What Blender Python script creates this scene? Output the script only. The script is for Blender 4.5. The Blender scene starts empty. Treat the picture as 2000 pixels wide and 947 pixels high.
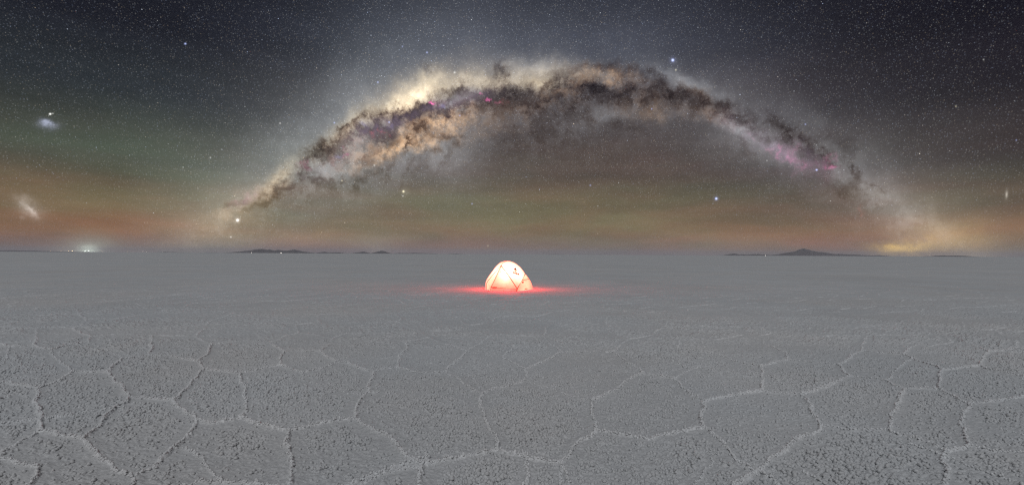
import bpy, bmesh, math, random
import numpy as np
from mathutils import Vector, Matrix, noise as mnoise

random.seed(7)
RNG = np.random.default_rng(11)
scene = bpy.context.scene
COL = scene.collection

# ------------------------------------------------------------------ camera
F = 1000.0            # focal length in photo pixels (photo is 2000 wide)
HZ = 496.5            # horizon row in the middle of the photo
CAM_H = 1.40          # eye height above the salt
ROLL = math.radians(0.30)

cam_data = bpy.data.cameras.new('camera')
cam_data.sensor_width = 36.0
cam_data.lens = 36.0 * F / 2000.0
cam_data.shift_y = (HZ - 473.5) / 2000.0
cam_data.clip_start = 0.05
cam_data.clip_end = 200000.0
cam = bpy.data.objects.new('camera', cam_data)
COL.objects.link(cam)
cam.location = (0, 0, CAM_H)
cam.rotation_euler = (Matrix.Rotation(math.pi / 2, 3, 'X') @ Matrix.Rotation(ROLL, 3, 'Z')).to_euler()
scene.camera = cam
_CR, _SR = math.cos(ROLL), math.sin(ROLL)


def ray(px, py):
    """photo pixel -> direction with unit depth (x right, y forward, z up)"""
    u = (px - 1000.0) / F
    v = (HZ - py) / F
    return (u * _CR - v * _SR, 1.0, u * _SR + v * _CR)


def at_depth(px, py, d):
    r = ray(px, py)
    return Vector((r[0] * d, d, CAM_H + r[2] * d))


def on_ground(px, py, z=0.0):
    r = ray(px, py)
    d = (z - CAM_H) / r[2]
    return Vector((r[0] * d, d, z))


def az_el(px, py):
    x, y, z = ray(px, py)
    return math.atan2(x, y), math.atan2(z, math.hypot(x, y))


# ------------------------------------------------------------------ night sky
def lin(c):
    c = c / 255.0
    return c / 12.92 if c <= 0.04045 else ((c + 0.055) / 1.055) ** 2.4


def srgb(r, g, b):
    return (lin(r), lin(g), lin(b), 1.0)


world = bpy.data.worlds.new('World')
scene.world = world
world.use_nodes = True
WT = world.node_tree
WT.nodes.clear()


class NB:
    """small node builder"""
    def __init__(self, tree):
        self.t = tree

    def n(self, kind, **kw):
        node = self.t.nodes.new(kind)
        for k, v in kw.items():
            setattr(node, k, v)
        return node

    def link(self, a, sock):
        if isinstance(a, (int, float)):
            sock.default_value = a
        elif isinstance(a, (tuple, list)):
            if len(sock.default_value) == 3:
                sock.default_value = a[:3]
            else:
                sock.default_value = tuple(a) if len(a) == 4 else (*a, 1.0)
        else:
            self.t.links.new(a, sock)

    def m(self, op, a, b=None, c=None, clamp=False):
        node = self.n('ShaderNodeMath', operation=op, use_clamp=clamp)
        for i, v in enumerate((a, b, c)):
            if v is not None:
                self.link(v, node.inputs[i])
        return node.outputs[0]

    def v(self, op, a, b=None, c=None, scale=None):
        node = self.n('ShaderNodeVectorMath', operation=op)
        for i, x in enumerate((a, b, c)):
            if x is not None:
                self.link(x, node.inputs[i])
        if scale is not None:
            self.link(scale, node.inputs['Scale'])
        return node.outputs['Value'] if op in ('DOT_PRODUCT', 'LENGTH', 'DISTANCE') else node.outputs['Vector']

    def noise(self, vec, scale, detail=4.0, rough=0.55, color=False, dist=0.0):
        node = self.n('ShaderNodeTexNoise')
        node.noise_dimensions = '3D'
        self.link(vec, node.inputs['Vector'])
        node.inputs['Scale'].default_value = scale
        node.inputs['Detail'].default_value = detail
        node.inputs['Roughness'].default_value = rough
        node.inputs['Distortion'].default_value = dist
        return self.c2v(node.outputs['Color']) if color else node.outputs['Fac']

    def ramp(self, fac, stops, interp='LINEAR'):
        node = self.n('ShaderNodeValToRGB')
        cr = node.color_ramp
        cr.interpolation = interp
        while len(cr.elements) < len(stops):
            cr.elements.new(0.5)
        for e, (p, c) in zip(cr.elements, stops):
            e.position = p
            e.color = c if len(c) == 4 else (*c, 1.0)
        self.link(fac, node.inputs['Fac'])
        return node.outputs['Color']

    def maprange(self, x, a, b, c=0.0, d=1.0, kind='LINEAR'):
        node = self.n('ShaderNodeMapRange', interpolation_type=kind)
        self.link(x, node.inputs['Value'])
        for name, val in (('From Min', a), ('From Max', b), ('To Min', c), ('To Max', d)):
            node.inputs[name].default_value = val
        return node.outputs['Result']

    def mixc(self, fac, a, b):
        node = self.n('ShaderNodeMix', data_type='RGBA')
        self.link(fac, node.inputs['Factor'])
        self.link(a, node.inputs['A'] if False else node.inputs[6])
        self.link(b, node.inputs[7])
        return node.outputs[2]

    def c2v(self, c):
        a = self.n('ShaderNodeSeparateColor')
        self.link(c, a.inputs[0])
        b = self.n('ShaderNodeCombineXYZ')
        for i in range(3):
            self.link(a.outputs[i], b.inputs[i])
        return b.outputs[0]

    def split(self, vec):
        a = self.n('ShaderNodeSeparateXYZ')
        self.link(vec, a.inputs[0])
        return [a.outputs[i] for i in range(3)]

    def joinv(self, xyz):
        b = self.n('ShaderNodeCombineXYZ')
        for i in range(3):
            self.link(xyz[i], b.inputs[i])
        return b.outputs[0]

    def fade(self, x):
        """e to the power of -x"""
        return self.m('POWER', 0.36787944, x)

    def curve(self, x, pts):
        node = self.n('ShaderNodeFloatCurve')
        cv = node.mapping.curves[0]
        while len(cv.points) < len(pts):
            cv.points.new(0.5, 0.5)
        for p, (a, b) in zip(cv.points, pts):
            p.location = (a, b)
            p.handle_type = 'AUTO'
        node.mapping.extend = 'HORIZONTAL'
        node.mapping.update()
        self.link(x, node.inputs['Value'])
        node.inputs['Factor'].default_value = 1.0
        return node.outputs[0]


def ellipse(px, py, rx, ry, ang):
    """an ellipse given in photo pixels (ang degrees, + = falling to the right) as centre, radii and turn in (azimuth, elevation)"""
    a = math.radians(ang)
    c = np.array(az_el(px, py))
    e = 2.0
    jx = (np.array(az_el(px + e, py)) - c) / e
    jy = (np.array(az_el(px, py + e)) - c) / e
    J = np.stack([jx, jy], 1)
    M = np.array([[math.cos(a) * rx, -math.sin(a) * ry], [math.sin(a) * rx, math.cos(a) * ry]])
    U, S, _ = np.linalg.svd(J @ M)
    return c, S, math.atan2(U[1, 0], U[0, 0])


# patches of the sky: (px, py, rx, ry, angle, weight)
CREAM = [
    (806, 190, 56, 25, -28, 0.62), (797, 203, 34, 16, -24, 0.38), (740, 218, 40, 18, -33, 0.24), (695, 238, 44, 18, -35, 0.14),
    (826, 164, 70, 24, -18, 0.15), (890, 162, 50, 17, -12, 0.22), (930, 166, 40, 15, -8, 0.15), (975, 162, 38, 15, 0, 0.22),
    (1050, 150, 48, 22, 0, 0.20), (1056, 163, 34, 11, 10, 0.22), (553, 342, 38, 15, -42, 0.20), (505, 374, 34, 14, -38, 0.10),
    (655, 264, 64, 20, -36, 0.15), (1000, 140, 120, 28, 0, 0.06), (470, 402, 40, 18, -38, 0.06), (1120, 146, 60, 20, 5, 0.06)]
GOLD = [
    (862, 248, 46, 25, -18, 0.28), (900, 226, 44, 18, -20, 0.13), (795, 264, 40, 20, -10, 0.26), (778, 288, 34, 16, -18, 0.26), (745, 298, 44, 16, -22, 0.22),
    (850, 236, 66, 14, -22, 0.15), (820, 282, 30, 14, -10, 0.19), (1092, 186, 38, 10, 10, 0.13), (1128, 163, 22, 16, 0, 0.18), (1186, 160, 28, 10, 10, 0.15),
    (1170, 140, 64, 15, 5, 0.10), (1266, 205, 50, 22, 8, 0.09), (1240, 163, 54, 14, 15, 0.06), (1392, 232, 48, 16, 20, 0.08), (1358, 186, 38, 14, 25, 0.07),
    (985, 208, 64, 18, -5, 0.07), (672, 268, 32, 14, -35, 0.14), (686, 288, 26, 14, -20, 0.12), (637, 294, 16, 22, 10, 0.12), (960, 236, 74, 26, -15, 0.06),
    (530, 366, 38, 13, -38, 0.10), (455, 418, 64, 26, -38, 0.07), (1080, 200, 60, 14, 5, 0.05), (1200, 148, 40, 12, 5, 0.07), (700, 312, 60, 16, -25, 0.10)]
GREY = [
    (885, 292, 50, 30, -35, 0.085), (800, 314, 66, 24, -20, 0.085), (650, 340, 50, 22, -22, 0.10), (615, 322, 22, 14, -10, 0.12), (1055, 132, 66, 22, 0, 0.10),
    (1330, 156, 50, 13, 18, 0.11), (1378, 177, 50, 17, 26, 0.085), (1200, 222, 50, 14, -8, 0.055), (1135, 248, 80, 24, -25, 0.040),
    (1442, 256, 40, 20, 22, 0.12), (1480, 279, 56, 25, 30, 0.085), (1435, 268, 80, 50, 25, 0.035), (1648, 338, 24, 16, 30, 0.10), (1688, 356, 18, 46, -22, 0.080),
    (1735, 390, 34, 64, -36, 0.055), (1800, 440, 70, 34, 38, 0.045), (1570, 232, 70, 32, 30, 0.024), (560, 300, 120, 46, -38, 0.060), (680, 195, 130, 50, -32, 0.055),
    (908, 189, 26, 9, -28, 0.13), (870, 208, 36, 10, -20, 0.08), (950, 195, 26, 8, 5, 0.06), (705, 282, 66, 20, -30, 0.07), (1620, 300, 80, 28, 36, 0.045), (1680, 340, 70, 70, 0, 0.022), (1765, 420, 80, 40, 40, 0.045), (1850, 470, 80, 30, 35, 0.018), (1560, 300, 110, 50, 34, 0.026), (430, 430, 70, 34, -38, 0.05), (760, 338, 120, 40, -25, 0.050), (640, 380, 90, 32, -25, 0.035), (905, 322, 60, 42, -35, 0.038), (1300, 150, 110, 34, 14, 0.022), (1460, 215, 110, 40, 30, 0.018)]
VIOLET = [
    (1508, 284, 38, 13, 34, 0.075), (1540, 312, 26, 12, 30, 0.055), (725, 258, 60, 18, -28, 0.09), (905, 196, 56, 14, -16, 0.10),
    (650, 325, 80, 22, -25, 0.045), (475, 390, 30, 12, -40, 0.085), (1565, 330, 50, 30, 40, 0.028), (770, 240, 44, 13, -16, 0.045), (830, 218, 44, 10, -22, 0.05), (1460, 262, 44, 20, 25, 0.05), (1590, 310, 40, 18, 35, 0.035), (1420, 246, 36, 14, 22, 0.03)]
DARK = [
    (601, 335, 9, 26, 12, 1.3), (625, 292, 24, 20, -50, 1.9), (655, 277, 26, 14, -40, 0.8), (668, 298, 24, 13, -35, 0.7), (700, 238, 30, 9, -30, 1.3), (672, 249, 22, 5, -22, 1.2),
    (728, 262, 28, 17, -20, 2.0), (768, 227, 25, 14, -10, 2.8), (750, 246, 38, 12, -30, 1.5), (795, 229, 32, 11, -5, 2.2), (824, 218, 32, 10, -25, 2.2), (850, 202, 22, 7, -30, 1.3),
    (868, 214, 36, 11, -14, 1.7), (885, 176, 22, 6, 0, 1.1), (905, 206, 40, 9, -14, 1.0), (935, 186, 40, 9, 0, 0.8),
    (820, 258, 17, 12, 0, 1.7), (804, 282, 4, 18, 16, 2.0), (766, 275, 20, 10, -20, 0.8), (700, 268, 30, 10, -30, 0.8), (870, 272, 34, 6, 15, 0.7), (846, 286, 24, 5, -40, 0.5),
    (836, 136, 22, 8, 10, 0.3), (980, 140, 7, 24, 45, 0.5), (993, 150, 6, 20, -35, 0.7), (1000, 178, 44, 11, -2, 1.4), (960, 212, 40, 20, 0, 1.2), (1030, 200, 70, 18, 6, 1.3),
    (1088, 172, 26, 8, 0, 1.1), (1104, 155, 26, 11, 10, 0.8), (1120, 208, 70, 26, 0, 1.1), (1160, 178, 22, 12, 0, 1.4), (1190, 184, 62, 21, 4, 1.6), (1240, 180, 60, 16, 8, 1.25),
    (1300, 177, 46, 14, 14, 1.25), (1345, 198, 46, 18, 30, 1.3), (1405, 222, 52, 17, 28, 1.3), (1460, 236, 50, 13, 28, 1.1), (1530, 262, 50, 18, 34, 1.4), (1585, 292, 40, 16, 35, 1.2),
    (1180, 126, 44, 8, -6, 0.6), (1260, 148, 56, 9, 12, 0.6), (1310, 146, 22, 4, -8, 0.6), (1240, 250, 26, 10, 18, 0.8), (1050, 262, 80, 40, -30, 0.7), (1130, 285, 110, 40, 0, 0.3),
    (1644, 372, 26, 22, 30, 0.9), (1670, 330, 8, 34, -20, 0.8), (1610, 300, 26, 8, 30, 0.8), (1706, 376, 5, 26, -28, 0.6), (1630, 270, 40, 12, 25, 0.4),
    (458, 397, 22, 8, -10, 0.9), (505, 396, 24, 10, -36, 0.9), (545, 372, 46, 9, -30, 1.0), (600, 358, 50, 10, -14, 0.8), (660, 362, 44, 13, -6, 0.7), (480, 412, 22, 10, -30, 0.5),
    (700, 322, 44, 7, -42, 0.6), (746, 312, 8, 28, 14, 0.5), (830, 330, 8, 50, 30, 0.35), (640, 388, 70, 9, -10, 0.25), (1450, 290, 26, 7, 34, 0.3), (760, 332, 6, 40, 25, 0.55), (690, 352, 8, 36, -20, 0.45), (802, 340, 5, 44, 32, 0.5), (868, 312, 5, 36, 30, 0.4), (722, 338, 26, 6, -30, 0.5), (640, 350, 30, 8, -20, 0.5), (1220, 140, 40, 7, 10, 0.5), (1130, 132, 34, 8, -10, 0.5)]
PINK = [(846, 202, 4.5, 5, 0, 0.75), (852, 196, 10, 8, 0, 0.09), (1622, 317, 8, 7, 20, 0.26), (1612, 322, 18, 10, 10, 0.06), (1543, 318, 8, 5, 25, 0.13), (1500, 288, 6, 4, 0, 0.10), (1521, 296, 5, 4, 20, 0.12), (1560, 325, 5, 8, 0, 0.08), (1470, 268, 7, 4, 30, 0.06), (1640, 305, 6, 5, 0, 0.08),
        (1552, 305, 12, 5, -40, 0.08), (1530, 300, 24, 10, 30, 0.03), (1585, 335, 40, 16, 30, 0.03), (470, 388, 16, 8, -30, 0.05), (600, 322, 7, 8, 20, 0.12), (677, 303, 6, 4, -40, 0.20), (939, 184, 3.5, 3, 0, 0.32), (961, 194, 3, 3, 0, 0.42),
        (979, 199, 6, 4, 0, 0.12), (1556, 330, 9, 14, 10, 0.05)]
RED = [(721, 270, 4, 5, 0, 0.14), (738, 262, 4, 4, 0, 0.12), (983, 198, 7, 4, 0, 0.07), (645, 316, 14, 8, 0, 0.05), (1687, 417, 9, 6, 0, 0.06)]
BLUE_NEB = [(660, 307, 8, 3.5, -10, 0.16), (711, 248, 6, 5, 20, 0.16), (757, 246, 6, 6, 0, 0.08), (862, 207, 5, 4, 0, 0.20)]
CLOUD_BLUE = [(91, 241, 12, 5.5, -4, 0.26), (92, 243, 20, 10, 0, 0.07), (96, 239, 7, 3, 0, 0.14)]
CLOUD_PALE = [(60, 411, 13, 4, 36, 0.30), (54, 408, 30, 18, 25, 0.14), (46, 396, 12, 10, 0, 0.10), (66, 420, 10, 7, 0, 0.08), (43, 427, 5, 3, 0, 0.08)]
GALAXY = [(1966, 380, 2.0, 6, 4, 0.34), (1966, 380, 4, 12, 4, 0.05)]
DOME = [(172, 489, 18, 8, 0, 1.1), (176, 488, 50, 24, 0, 0.22), (735, 486, 44, 24, 0, 0.055)]
DOME_WARM = [(135, 490, 46, 8, 0, 0.18), (735, 492, 14, 7, 0, 0.05), (1905, 500, 36, 9, 0, 0.22), (265, 492, 40, 5, 0, 0.05), (470, 496, 26, 4, 0, 0.10), (549, 494, 22, 5, 0, 0.12)]
GOLDEN = [(1752, 479, 40, 10, 0, 0.55), (1800, 482, 90, 18, 0, 0.12), (1870, 468, 100, 30, 10, 0.075)]
AMBER = [(1800, 480, 90, 20, 0, 0.08), (1850, 452, 110, 50, 15, 0.055), (590, 472, 130, 16, 0, 0.055), (430, 445, 110, 50, -30, 0.060),
         (100, 395, 130, 20, 0, 0.014), (1000, 420, 240, 30, 0, 0.018)]
RUST = [(180, 440, 170, 26, 3, 0.030), (1480, 468, 200, 22, 0, 0.040), (1330, 430, 180, 34, 0, 0.028), (1120, 450, 180, 26, 0, 0.018), (330, 440, 140, 24, 0, 0.02)]
GREEN = [(250, 300, 190, 80, 12, 0.018), (400, 370, 100, 55, 0, 0.030), (880, 400, 120, 44, -20, 0.014)]
STAR_W = [(464, 430, 2.2, 2.2, 0, 1.6), (464, 430, 5, 5, 0, 0.22), (98, 223, 2.0, 1.6, 0, 1.4), (103, 222, 2.0, 1.2, 0, 0.4), (451, 463, 1.5, 1.5, 0, 0.6),
          (888, 142, 1.8, 1.8, 0, 0.5), (411, 308, 1.5, 1.5, 0, 0.35), (547, 241, 1.5, 1.5, 0, 0.4), (731, 323, 1.5, 1.5, 0, 0.4), (787, 383, 1.3, 1.3, 0, 0.4), (1921, 117, 1.5, 1.5, 0, 0.3)]
STAR_Y = [(788, 374, 1.9, 1.9, 0, 1.1), (792, 374, 10, 8, 0, 0.06), (1867, 208, 1.5, 1.5, 0, 0.35), (1320, 137, 1.5, 1.5, 0, 0.5), (668, 353, 1.4, 1.4, 0, 0.5), (953, 480, 1.5, 1.5, 0, 0.3)]
STAR_B = [(1314, 118, 2.2, 2.2, 0, 1.4), (1314, 118, 6, 6, 0, 0.10), (1399, 388, 1.9, 1.9, 0, 1.3), (1399, 388, 4.5, 4.5, 0, 0.12), (362, 86, 1.9, 1.6, 0, 0.8), (1595, 332, 1.9, 1.6, 0, 0.9),
          (738, 161, 1.6, 1.6, 0, 0.5), (834, 103, 1.6, 1.6, 0, 0.5), (653, 240, 1.5, 1.5, 0, 0.5), (760, 239, 1.5, 1.5, 0, 0.6), (1153, 362, 1.6, 1.6, 0, 0.3), (1573, 243, 1.4, 1.4, 0, 0.4),
          (898, 226, 1.5, 1.5, 0, 0.4), (922, 398, 1.4, 1.4, 0, 0.35), (786, 91, 1.3, 1.3, 0, 0.3), (1985, 274, 1.5, 1.3, 0, 0.35), (1273, 213, 1.2, 1.5, 0, 0.4)]


def sector_group(name, lo, hi):
    """one stretch of sky between two azimuths: everything that lies in it, added to the air behind it"""
    tree = bpy.data.node_groups.new(name, 'ShaderNodeTree')
    for nm, kind in (('P0', 'Vector'), ('PW', 'Vector'), ('PS', 'Vector'), ('P1', 'Vector'), ('Base', 'Vector'), ('Glow', 'Vector'),
                     ('Lane', 'Float'), ('Fine', 'Float'), ('Fine2', 'Float')):
        tree.interface.new_socket(nm, in_out='INPUT', socket_type='NodeSocket' + kind)
    tree.interface.new_socket('Color', in_out='OUTPUT', socket_type='NodeSocketColor')
    g = NB(tree)
    gi = g.n('NodeGroupInput').outputs
    mono = {}
    for key in ('P0', 'PW', 'PS', 'P1'):
        x, y, _z = g.split(gi[key])
        prod = [g.m('MULTIPLY', p, q) for p, q in ((x, x), (x, y), (y, y))]
        mono[key] = (g.joinv(prod), g.joinv((x, y, 1.0)))

    def blobs(key, items):
        m2, m1 = mono[key]
        acc = None
        slack = 0.0 if key == 'P0' else 0.05
        for (px, py, rx, ry, ang, wt) in items:
            c, S, rot = ellipse(px, py, rx, ry, ang)
            R = np.array([[math.cos(rot), math.sin(rot)], [-math.sin(rot), math.cos(rot)]])
            Q = R.T @ np.diag(1.0 / S ** 2) @ R
            reach = 2.7 * math.sqrt(np.linalg.inv(Q)[0, 0]) + slack
            if c[0] + reach < lo or c[0] - reach > hi:
                continue
            b = -2 * Q @ c
            q1 = (b[0], b[1], c @ Q @ c - math.log(wt))
            q = g.m('ADD', g.v('DOT_PRODUCT', m2, (float(Q[0, 0]), float(2 * Q[0, 1]), float(Q[1, 1]))), g.v('DOT_PRODUCT', m1, tuple(map(float, q1))))
            f = g.fade(q)
            acc = f if acc is None else g.m('ADD', f, acc)
        return acc

    def glow(rgb, amount, color):
        if amount is None:
            return rgb
        return [g.m('MULTIPLY_ADD', amount, float(k), c) for c, k in zip(rgb, color)]

    def times(a, b):
        return None if a is None else g.m('MULTIPLY', a, b)

    fine, fine2 = gi['Fine'], gi['Fine2']
    mott_soft = g.maprange(fine, 0.34, 0.66, 0.72, 1.28)
    mott_hard = g.maprange(fine2, 0.36, 0.64, 0.30, 1.70)
    dark = blobs('PW', DARK)
    branch = g.m('POWER', g.m('SUBTRACT', 1.0, g.m('ABSOLUTE', g.m('MULTIPLY_ADD', fine, 2.0, -0.97))), 22.0)     # branching dust filaments
    branch2 = g.m('POWER', g.m('SUBTRACT', 1.0, g.m('ABSOLUTE', g.m('MULTIPLY_ADD', fine2, 2.0, -0.98))), 10.0)
    ext = g.m('MULTIPLY', gi['Lane'], g.m('MULTIPLY_ADD', branch, 0.85, g.m('MULTIPLY_ADD', branch2, 0.25, g.maprange(fine2, 0.53, 0.68, 0.0, 0.9))))
    if dark is not None:
        clump = g.m('MULTIPLY', g.maprange(fine2, 0.34, 0.66, 0.30, 1.60), g.m('MULTIPLY_ADD', branch, 0.5, g.maprange(fine, 0.36, 0.62, 1.30, 0.32)))
        ext = g.m('MULTIPLY_ADD', dark, clump, ext)
    light = g.split(gi['Glow'])
    light = glow(light, times(blobs('PS', CREAM), mott_soft), (1.32, 1.06, 0.66))
    light = glow(light, times(blobs('PW', GOLD), mott_hard), (1.22, 0.76, 0.38))
    light = glow(light, times(blobs('PS', GREY), mott_soft), (0.92, 0.96, 1.00))
    light = [g.m('MULTIPLY', c, g.fade(g.m('MULTIPLY', ext, k))) for c, k in zip(light, (0.90, 1.0, 1.07))]
    sky = [g.m('MULTIPLY_ADD', c, g.fade(g.m('MULTIPLY', ext, k)), l) for c, k, l in zip(g.split(gi['Base']), (0.19, 0.21, 0.20), light)]
    sky = glow(sky, times(blobs('PS', VIOLET), mott_hard), (0.92, 0.72, 1.00))
    sky = glow(sky, times(blobs('PW', PINK), mott_hard), (1.0, 0.16, 0.50))
    sky = glow(sky, times(blobs('PW', RED), mott_hard), (1.0, 0.18, 0.14))
    sky = glow(sky, blobs('PS', BLUE_NEB), (0.5, 0.5, 1.0))
    sky = glow(sky, blobs('P1', CLOUD_BLUE), (0.78, 0.84, 1.15))
    sky = glow(sky, times(blobs('P1', CLOUD_PALE), mott_soft), (1.0, 0.93, 0.88))
    sky = glow(sky, blobs('P0', GALAXY), (1.0, 0.94, 0.82))
    sky = glow(sky, blobs('P0', DOME), (0.82, 1.0, 0.86))
    sky = glow(sky, blobs('P0', DOME_WARM), (1.0, 0.83, 0.55))
    sky = glow(sky, blobs('PS', AMBER), (1.0, 0.74, 0.32))
    sky = glow(sky, blobs('PS', GOLDEN), (1.0, 0.64, 0.12))
    sky = glow(sky, blobs('PS', RUST), (1.0, 0.42, 0.22))
    sky = glow(sky, blobs('PS', GREEN), (0.58, 1.0, 0.72))
    sky = glow(sky, blobs('P0', STAR_W), (1.0, 1.0, 0.96))
    sky = glow(sky, blobs('P0', STAR_Y), (1.0, 0.92, 0.62))
    sky = glow(sky, blobs('P0', STAR_B), (0.62, 0.72, 1.25))
    cc = g.n('ShaderNodeCombineColor')
    for i in range(3):
        g.link(sky[i], cc.inputs[i])
    go = g.n('NodeGroupOutput')
    g.link(cc.outputs[0], go.inputs[0])
    return tree


BOUNDS = [-0.30, -0.12, 0.10, 0.36]
edges = [-9.0] + BOUNDS + [9.0]
GROUPS = [sector_group('sky_stretch', a, b) for a, b in zip(edges[:-1], edges[1:])]

w = NB(WT)
tc = w.n('ShaderNodeTexCoord')
DIR = w.v('NORMALIZE', tc.outputs['Generated'])
sx, sy, sz = w.split(DIR)
AZ = w.m('ARCTAN2', sx, sy)
EL = w.m('MAXIMUM', w.m('ARCSINE', sz), 0.0)
P0 = w.joinv((AZ, EL, 0.0))

# --- base colour of the air: airglow near the horizon, dark overhead
el01 = w.m('DIVIDE', EL, 0.5)
col_left = w.ramp(el01, [
    (0.0, srgb(104, 99, 101)), (0.022, srgb(119, 101, 92)), (0.075, srgb(129, 101, 76)), (0.16, srgb(109, 95, 74)),
    (0.30, srgb(72, 76, 67)), (0.52, srgb(41, 46, 51)), (0.72, srgb(24, 26, 35)), (1.0, srgb(17, 18, 27))], 'EASE')
col_mid = w.ramp(el01, [
    (0.0, srgb(113, 109, 112)), (0.030, srgb(122, 108, 98)), (0.095, srgb(117, 103, 82)), (0.195, srgb(103, 91, 73)),
    (0.33, srgb(82, 71, 64)), (0.50, srgb(67, 59, 57)), (0.74, srgb(42, 45, 57)), (1.0, srgb(23, 25, 37))], 'EASE')
col_right = w.ramp(el01, [
    (0.0, srgb(110, 105, 107)), (0.022, srgb(121, 100, 89)), (0.075, srgb(124, 94, 74)), (0.16, srgb(92, 79, 68)),
    (0.30, srgb(57, 52, 53)), (0.52, srgb(32, 29, 37)), (0.72, srgb(19, 18, 28)), (1.0, srgb(14, 14, 23))], 'EASE')
base = w.mixc(w.maprange(AZ, -0.62, -0.10, 0, 1, 'SMOOTHSTEP'), col_left, col_mid)
base = w.c2v(w.mixc(w.maprange(AZ, 0.15, 0.66, 0, 1, 'SMOOTHSTEP'), base, col_right))
# streaks of airglow, drawn out along the horizon
stretch = w.v('ADD', w.v('MULTIPLY', DIR, (3.4, 3.4, 19.0)), w.v('SCALE', w.noise(DIR, 2.2, 2.0, 0.5, color=True), scale=1.1))
streak = w.noise(stretch, 1.3, 5.0, 0.62)
base = w.v('SCALE', base, scale=w.maprange(streak, 0.28, 0.72, 0.78, 1.22))
streak2 = w.noise(w.v('ADD', stretch, (7.0, 3.0, 1.0)), 1.1, 3.0, 0.55)
low = w.maprange(EL, 0.03, 0.28, 1.0, 0.0, 'SMOOTHSTEP')
tint = w.mixc(w.maprange(streak2, 0.33, 0.67), (1.16, 0.94, 0.87), (0.89, 1.05, 0.90))
base = w.v('MULTIPLY', base, w.c2v(w.mixc(low, (1, 1, 1), tint)))


# --- faint stars everywhere
def star_layer(scale, radius, power, gain, seed):
    vo = w.n('ShaderNodeTexVoronoi', voronoi_dimensions='3D', feature='F1')
    w.link(w.v('ADD', DIR, (seed, seed * 1.7, -seed)), vo.inputs['Vector'])
    vo.inputs['Scale'].default_value = scale
    vo.inputs['Randomness'].default_value = 1.0
    spot = w.maprange(vo.outputs['Distance'], 0.0, radius * scale, 1.0, 0.0, 'SMOOTHSTEP')
    sc = w.n('ShaderNodeSeparateColor')
    w.link(vo.outputs['Color'], sc.inputs[0])
    bright = w.m('MULTIPLY', w.m('POWER', sc.outputs[0], power), gain)
    hue = w.ramp(sc.outputs[1], [(0.0, (0.55, 0.68, 1.0)), (0.45, (0.85, 0.92, 1.0)), (0.7, (1.0, 1.0, 0.95)), (1.0, (1.0, 0.78, 0.52))])
    return w.v('SCALE', w.c2v(hue), scale=w.m('MULTIPLY', spot, bright))


stars = star_layer(420.0, 0.0012, 2.0, 0.12, 0.37)
stars = w.v('ADD', stars, star_layer(210.0, 0.0009, 3.0, 0.34, 1.93))
stars = w.v('ADD', stars, star_layer(80.0, 0.00105, 4.5, 0.9, 4.11))
seen = w.maprange(EL, 0.0, 0.12, 0.25, 1.0)
base = w.v('ADD', base, w.v('SCALE', stars, scale=seen))

# --- turbulence that breaks up every cloud outline
wa = w.v('SUBTRACT', w.noise(DIR, 11.0, 4.0, 0.6, color=True), (0.5, 0.5, 0.5))
wb = w.v('SUBTRACT', w.noise(DIR, 38.0, 6.0, 0.72, color=True), (0.5, 0.5, 0.5))
W1 = w.v('MULTIPLY', wa, (0.085, 0.075, 0.0))
W2 = w.v('MULTIPLY', wb, (0.054, 0.048, 0.0))
PW = w.v('ADD', P0, w.v('ADD', W1, W2))                # strongly warped: dust and star clouds
PS = w.v('ADD', P0, w.v('ADD', w.v('SCALE', W1, scale=0.7), w.v('SCALE', W2, scale=0.35)))   # softly warped: diffuse glows
P1 = w.v('ADD', P0, w.v('SCALE', W2, scale=0.50))

# --- the Milky Way: centre line of the arch
ARCH = [(330, 500), (400, 452), (480, 398), (600, 312), (700, 246), (800, 203), (900, 177), (1000, 162), (1100, 157), (1200, 162),
        (1300, 181), (1400, 214), (1500, 258), (1600, 312), (1700, 372), (1800, 432), (1900, 486), (1960, 515)]
A0, A1, E1 = -0.80, 0.80, 0.40
s01 = w.maprange(AZ, A0, A1)
pts = [((az_el(x, y)[0] - A0) / (A1 - A0), max(0, (az_el(x, y)[1] + 0.05) / (E1 + 0.05))) for x, y in ARCH]
elc = w.m('MULTIPLY_ADD', w.curve(s01, pts), E1 + 0.05, -0.05)
T = w.m('SUBTRACT', w.split(PS)[1], elc)               # height above the centre line
amp = w.curve(s01, [((az_el(x, 300)[0] - A0) / (A1 - A0), y) for x, y in [
    (230, 0.0), (340, 0.30), (420, 0.46), (500, 0.56), (600, 0.66), (700, 0.82), (800, 0.88), (900, 0.78), (1000, 0.58), (1150, 0.40),
    (1300, 0.37), (1450, 0.34), (1600, 0.34), (1700, 0.40), (1800, 0.40), (1900, 0.30), (1990, 0.12)]])
up = w.fade(w.m('POWER', w.m('DIVIDE', w.m('MAXIMUM', T, 0.0), 0.105), 1.3))
dn = w.fade(w.m('POWER', w.m('DIVIDE', w.m('MAXIMUM', w.m('MULTIPLY', T, -1.0), 0.0), 0.085), 1.5))
band = w.m('MULTIPLY', w.m('MULTIPLY', up, dn), amp)
wide = w.m('MULTIPLY', w.fade(w.m('POWER', w.m('DIVIDE', w.m('ABSOLUTE', T), 0.18), 1.4)), w.m('MULTIPLY', amp, w.maprange(AZ, 0.15, 0.55, 1.0, 0.55)))
glow_col = w.ramp(s01, [(0.0, (0.95, 0.88, 0.72)), (0.26, (0.86, 0.95, 0.90)), (0.44, (0.86, 0.90, 0.97)), (0.62, (0.82, 0.84, 0.94)), (0.8, (0.90, 0.86, 0.92)),
                        (1.0, (1.0, 0.9, 0.6))])
FINE = w.noise(DIR, 30.0, 8.0, 0.68)
FINE2 = w.noise(w.v('ADD', DIR, (3.1, 1.7, 5.2)), 62.0, 7.0, 0.74)
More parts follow.
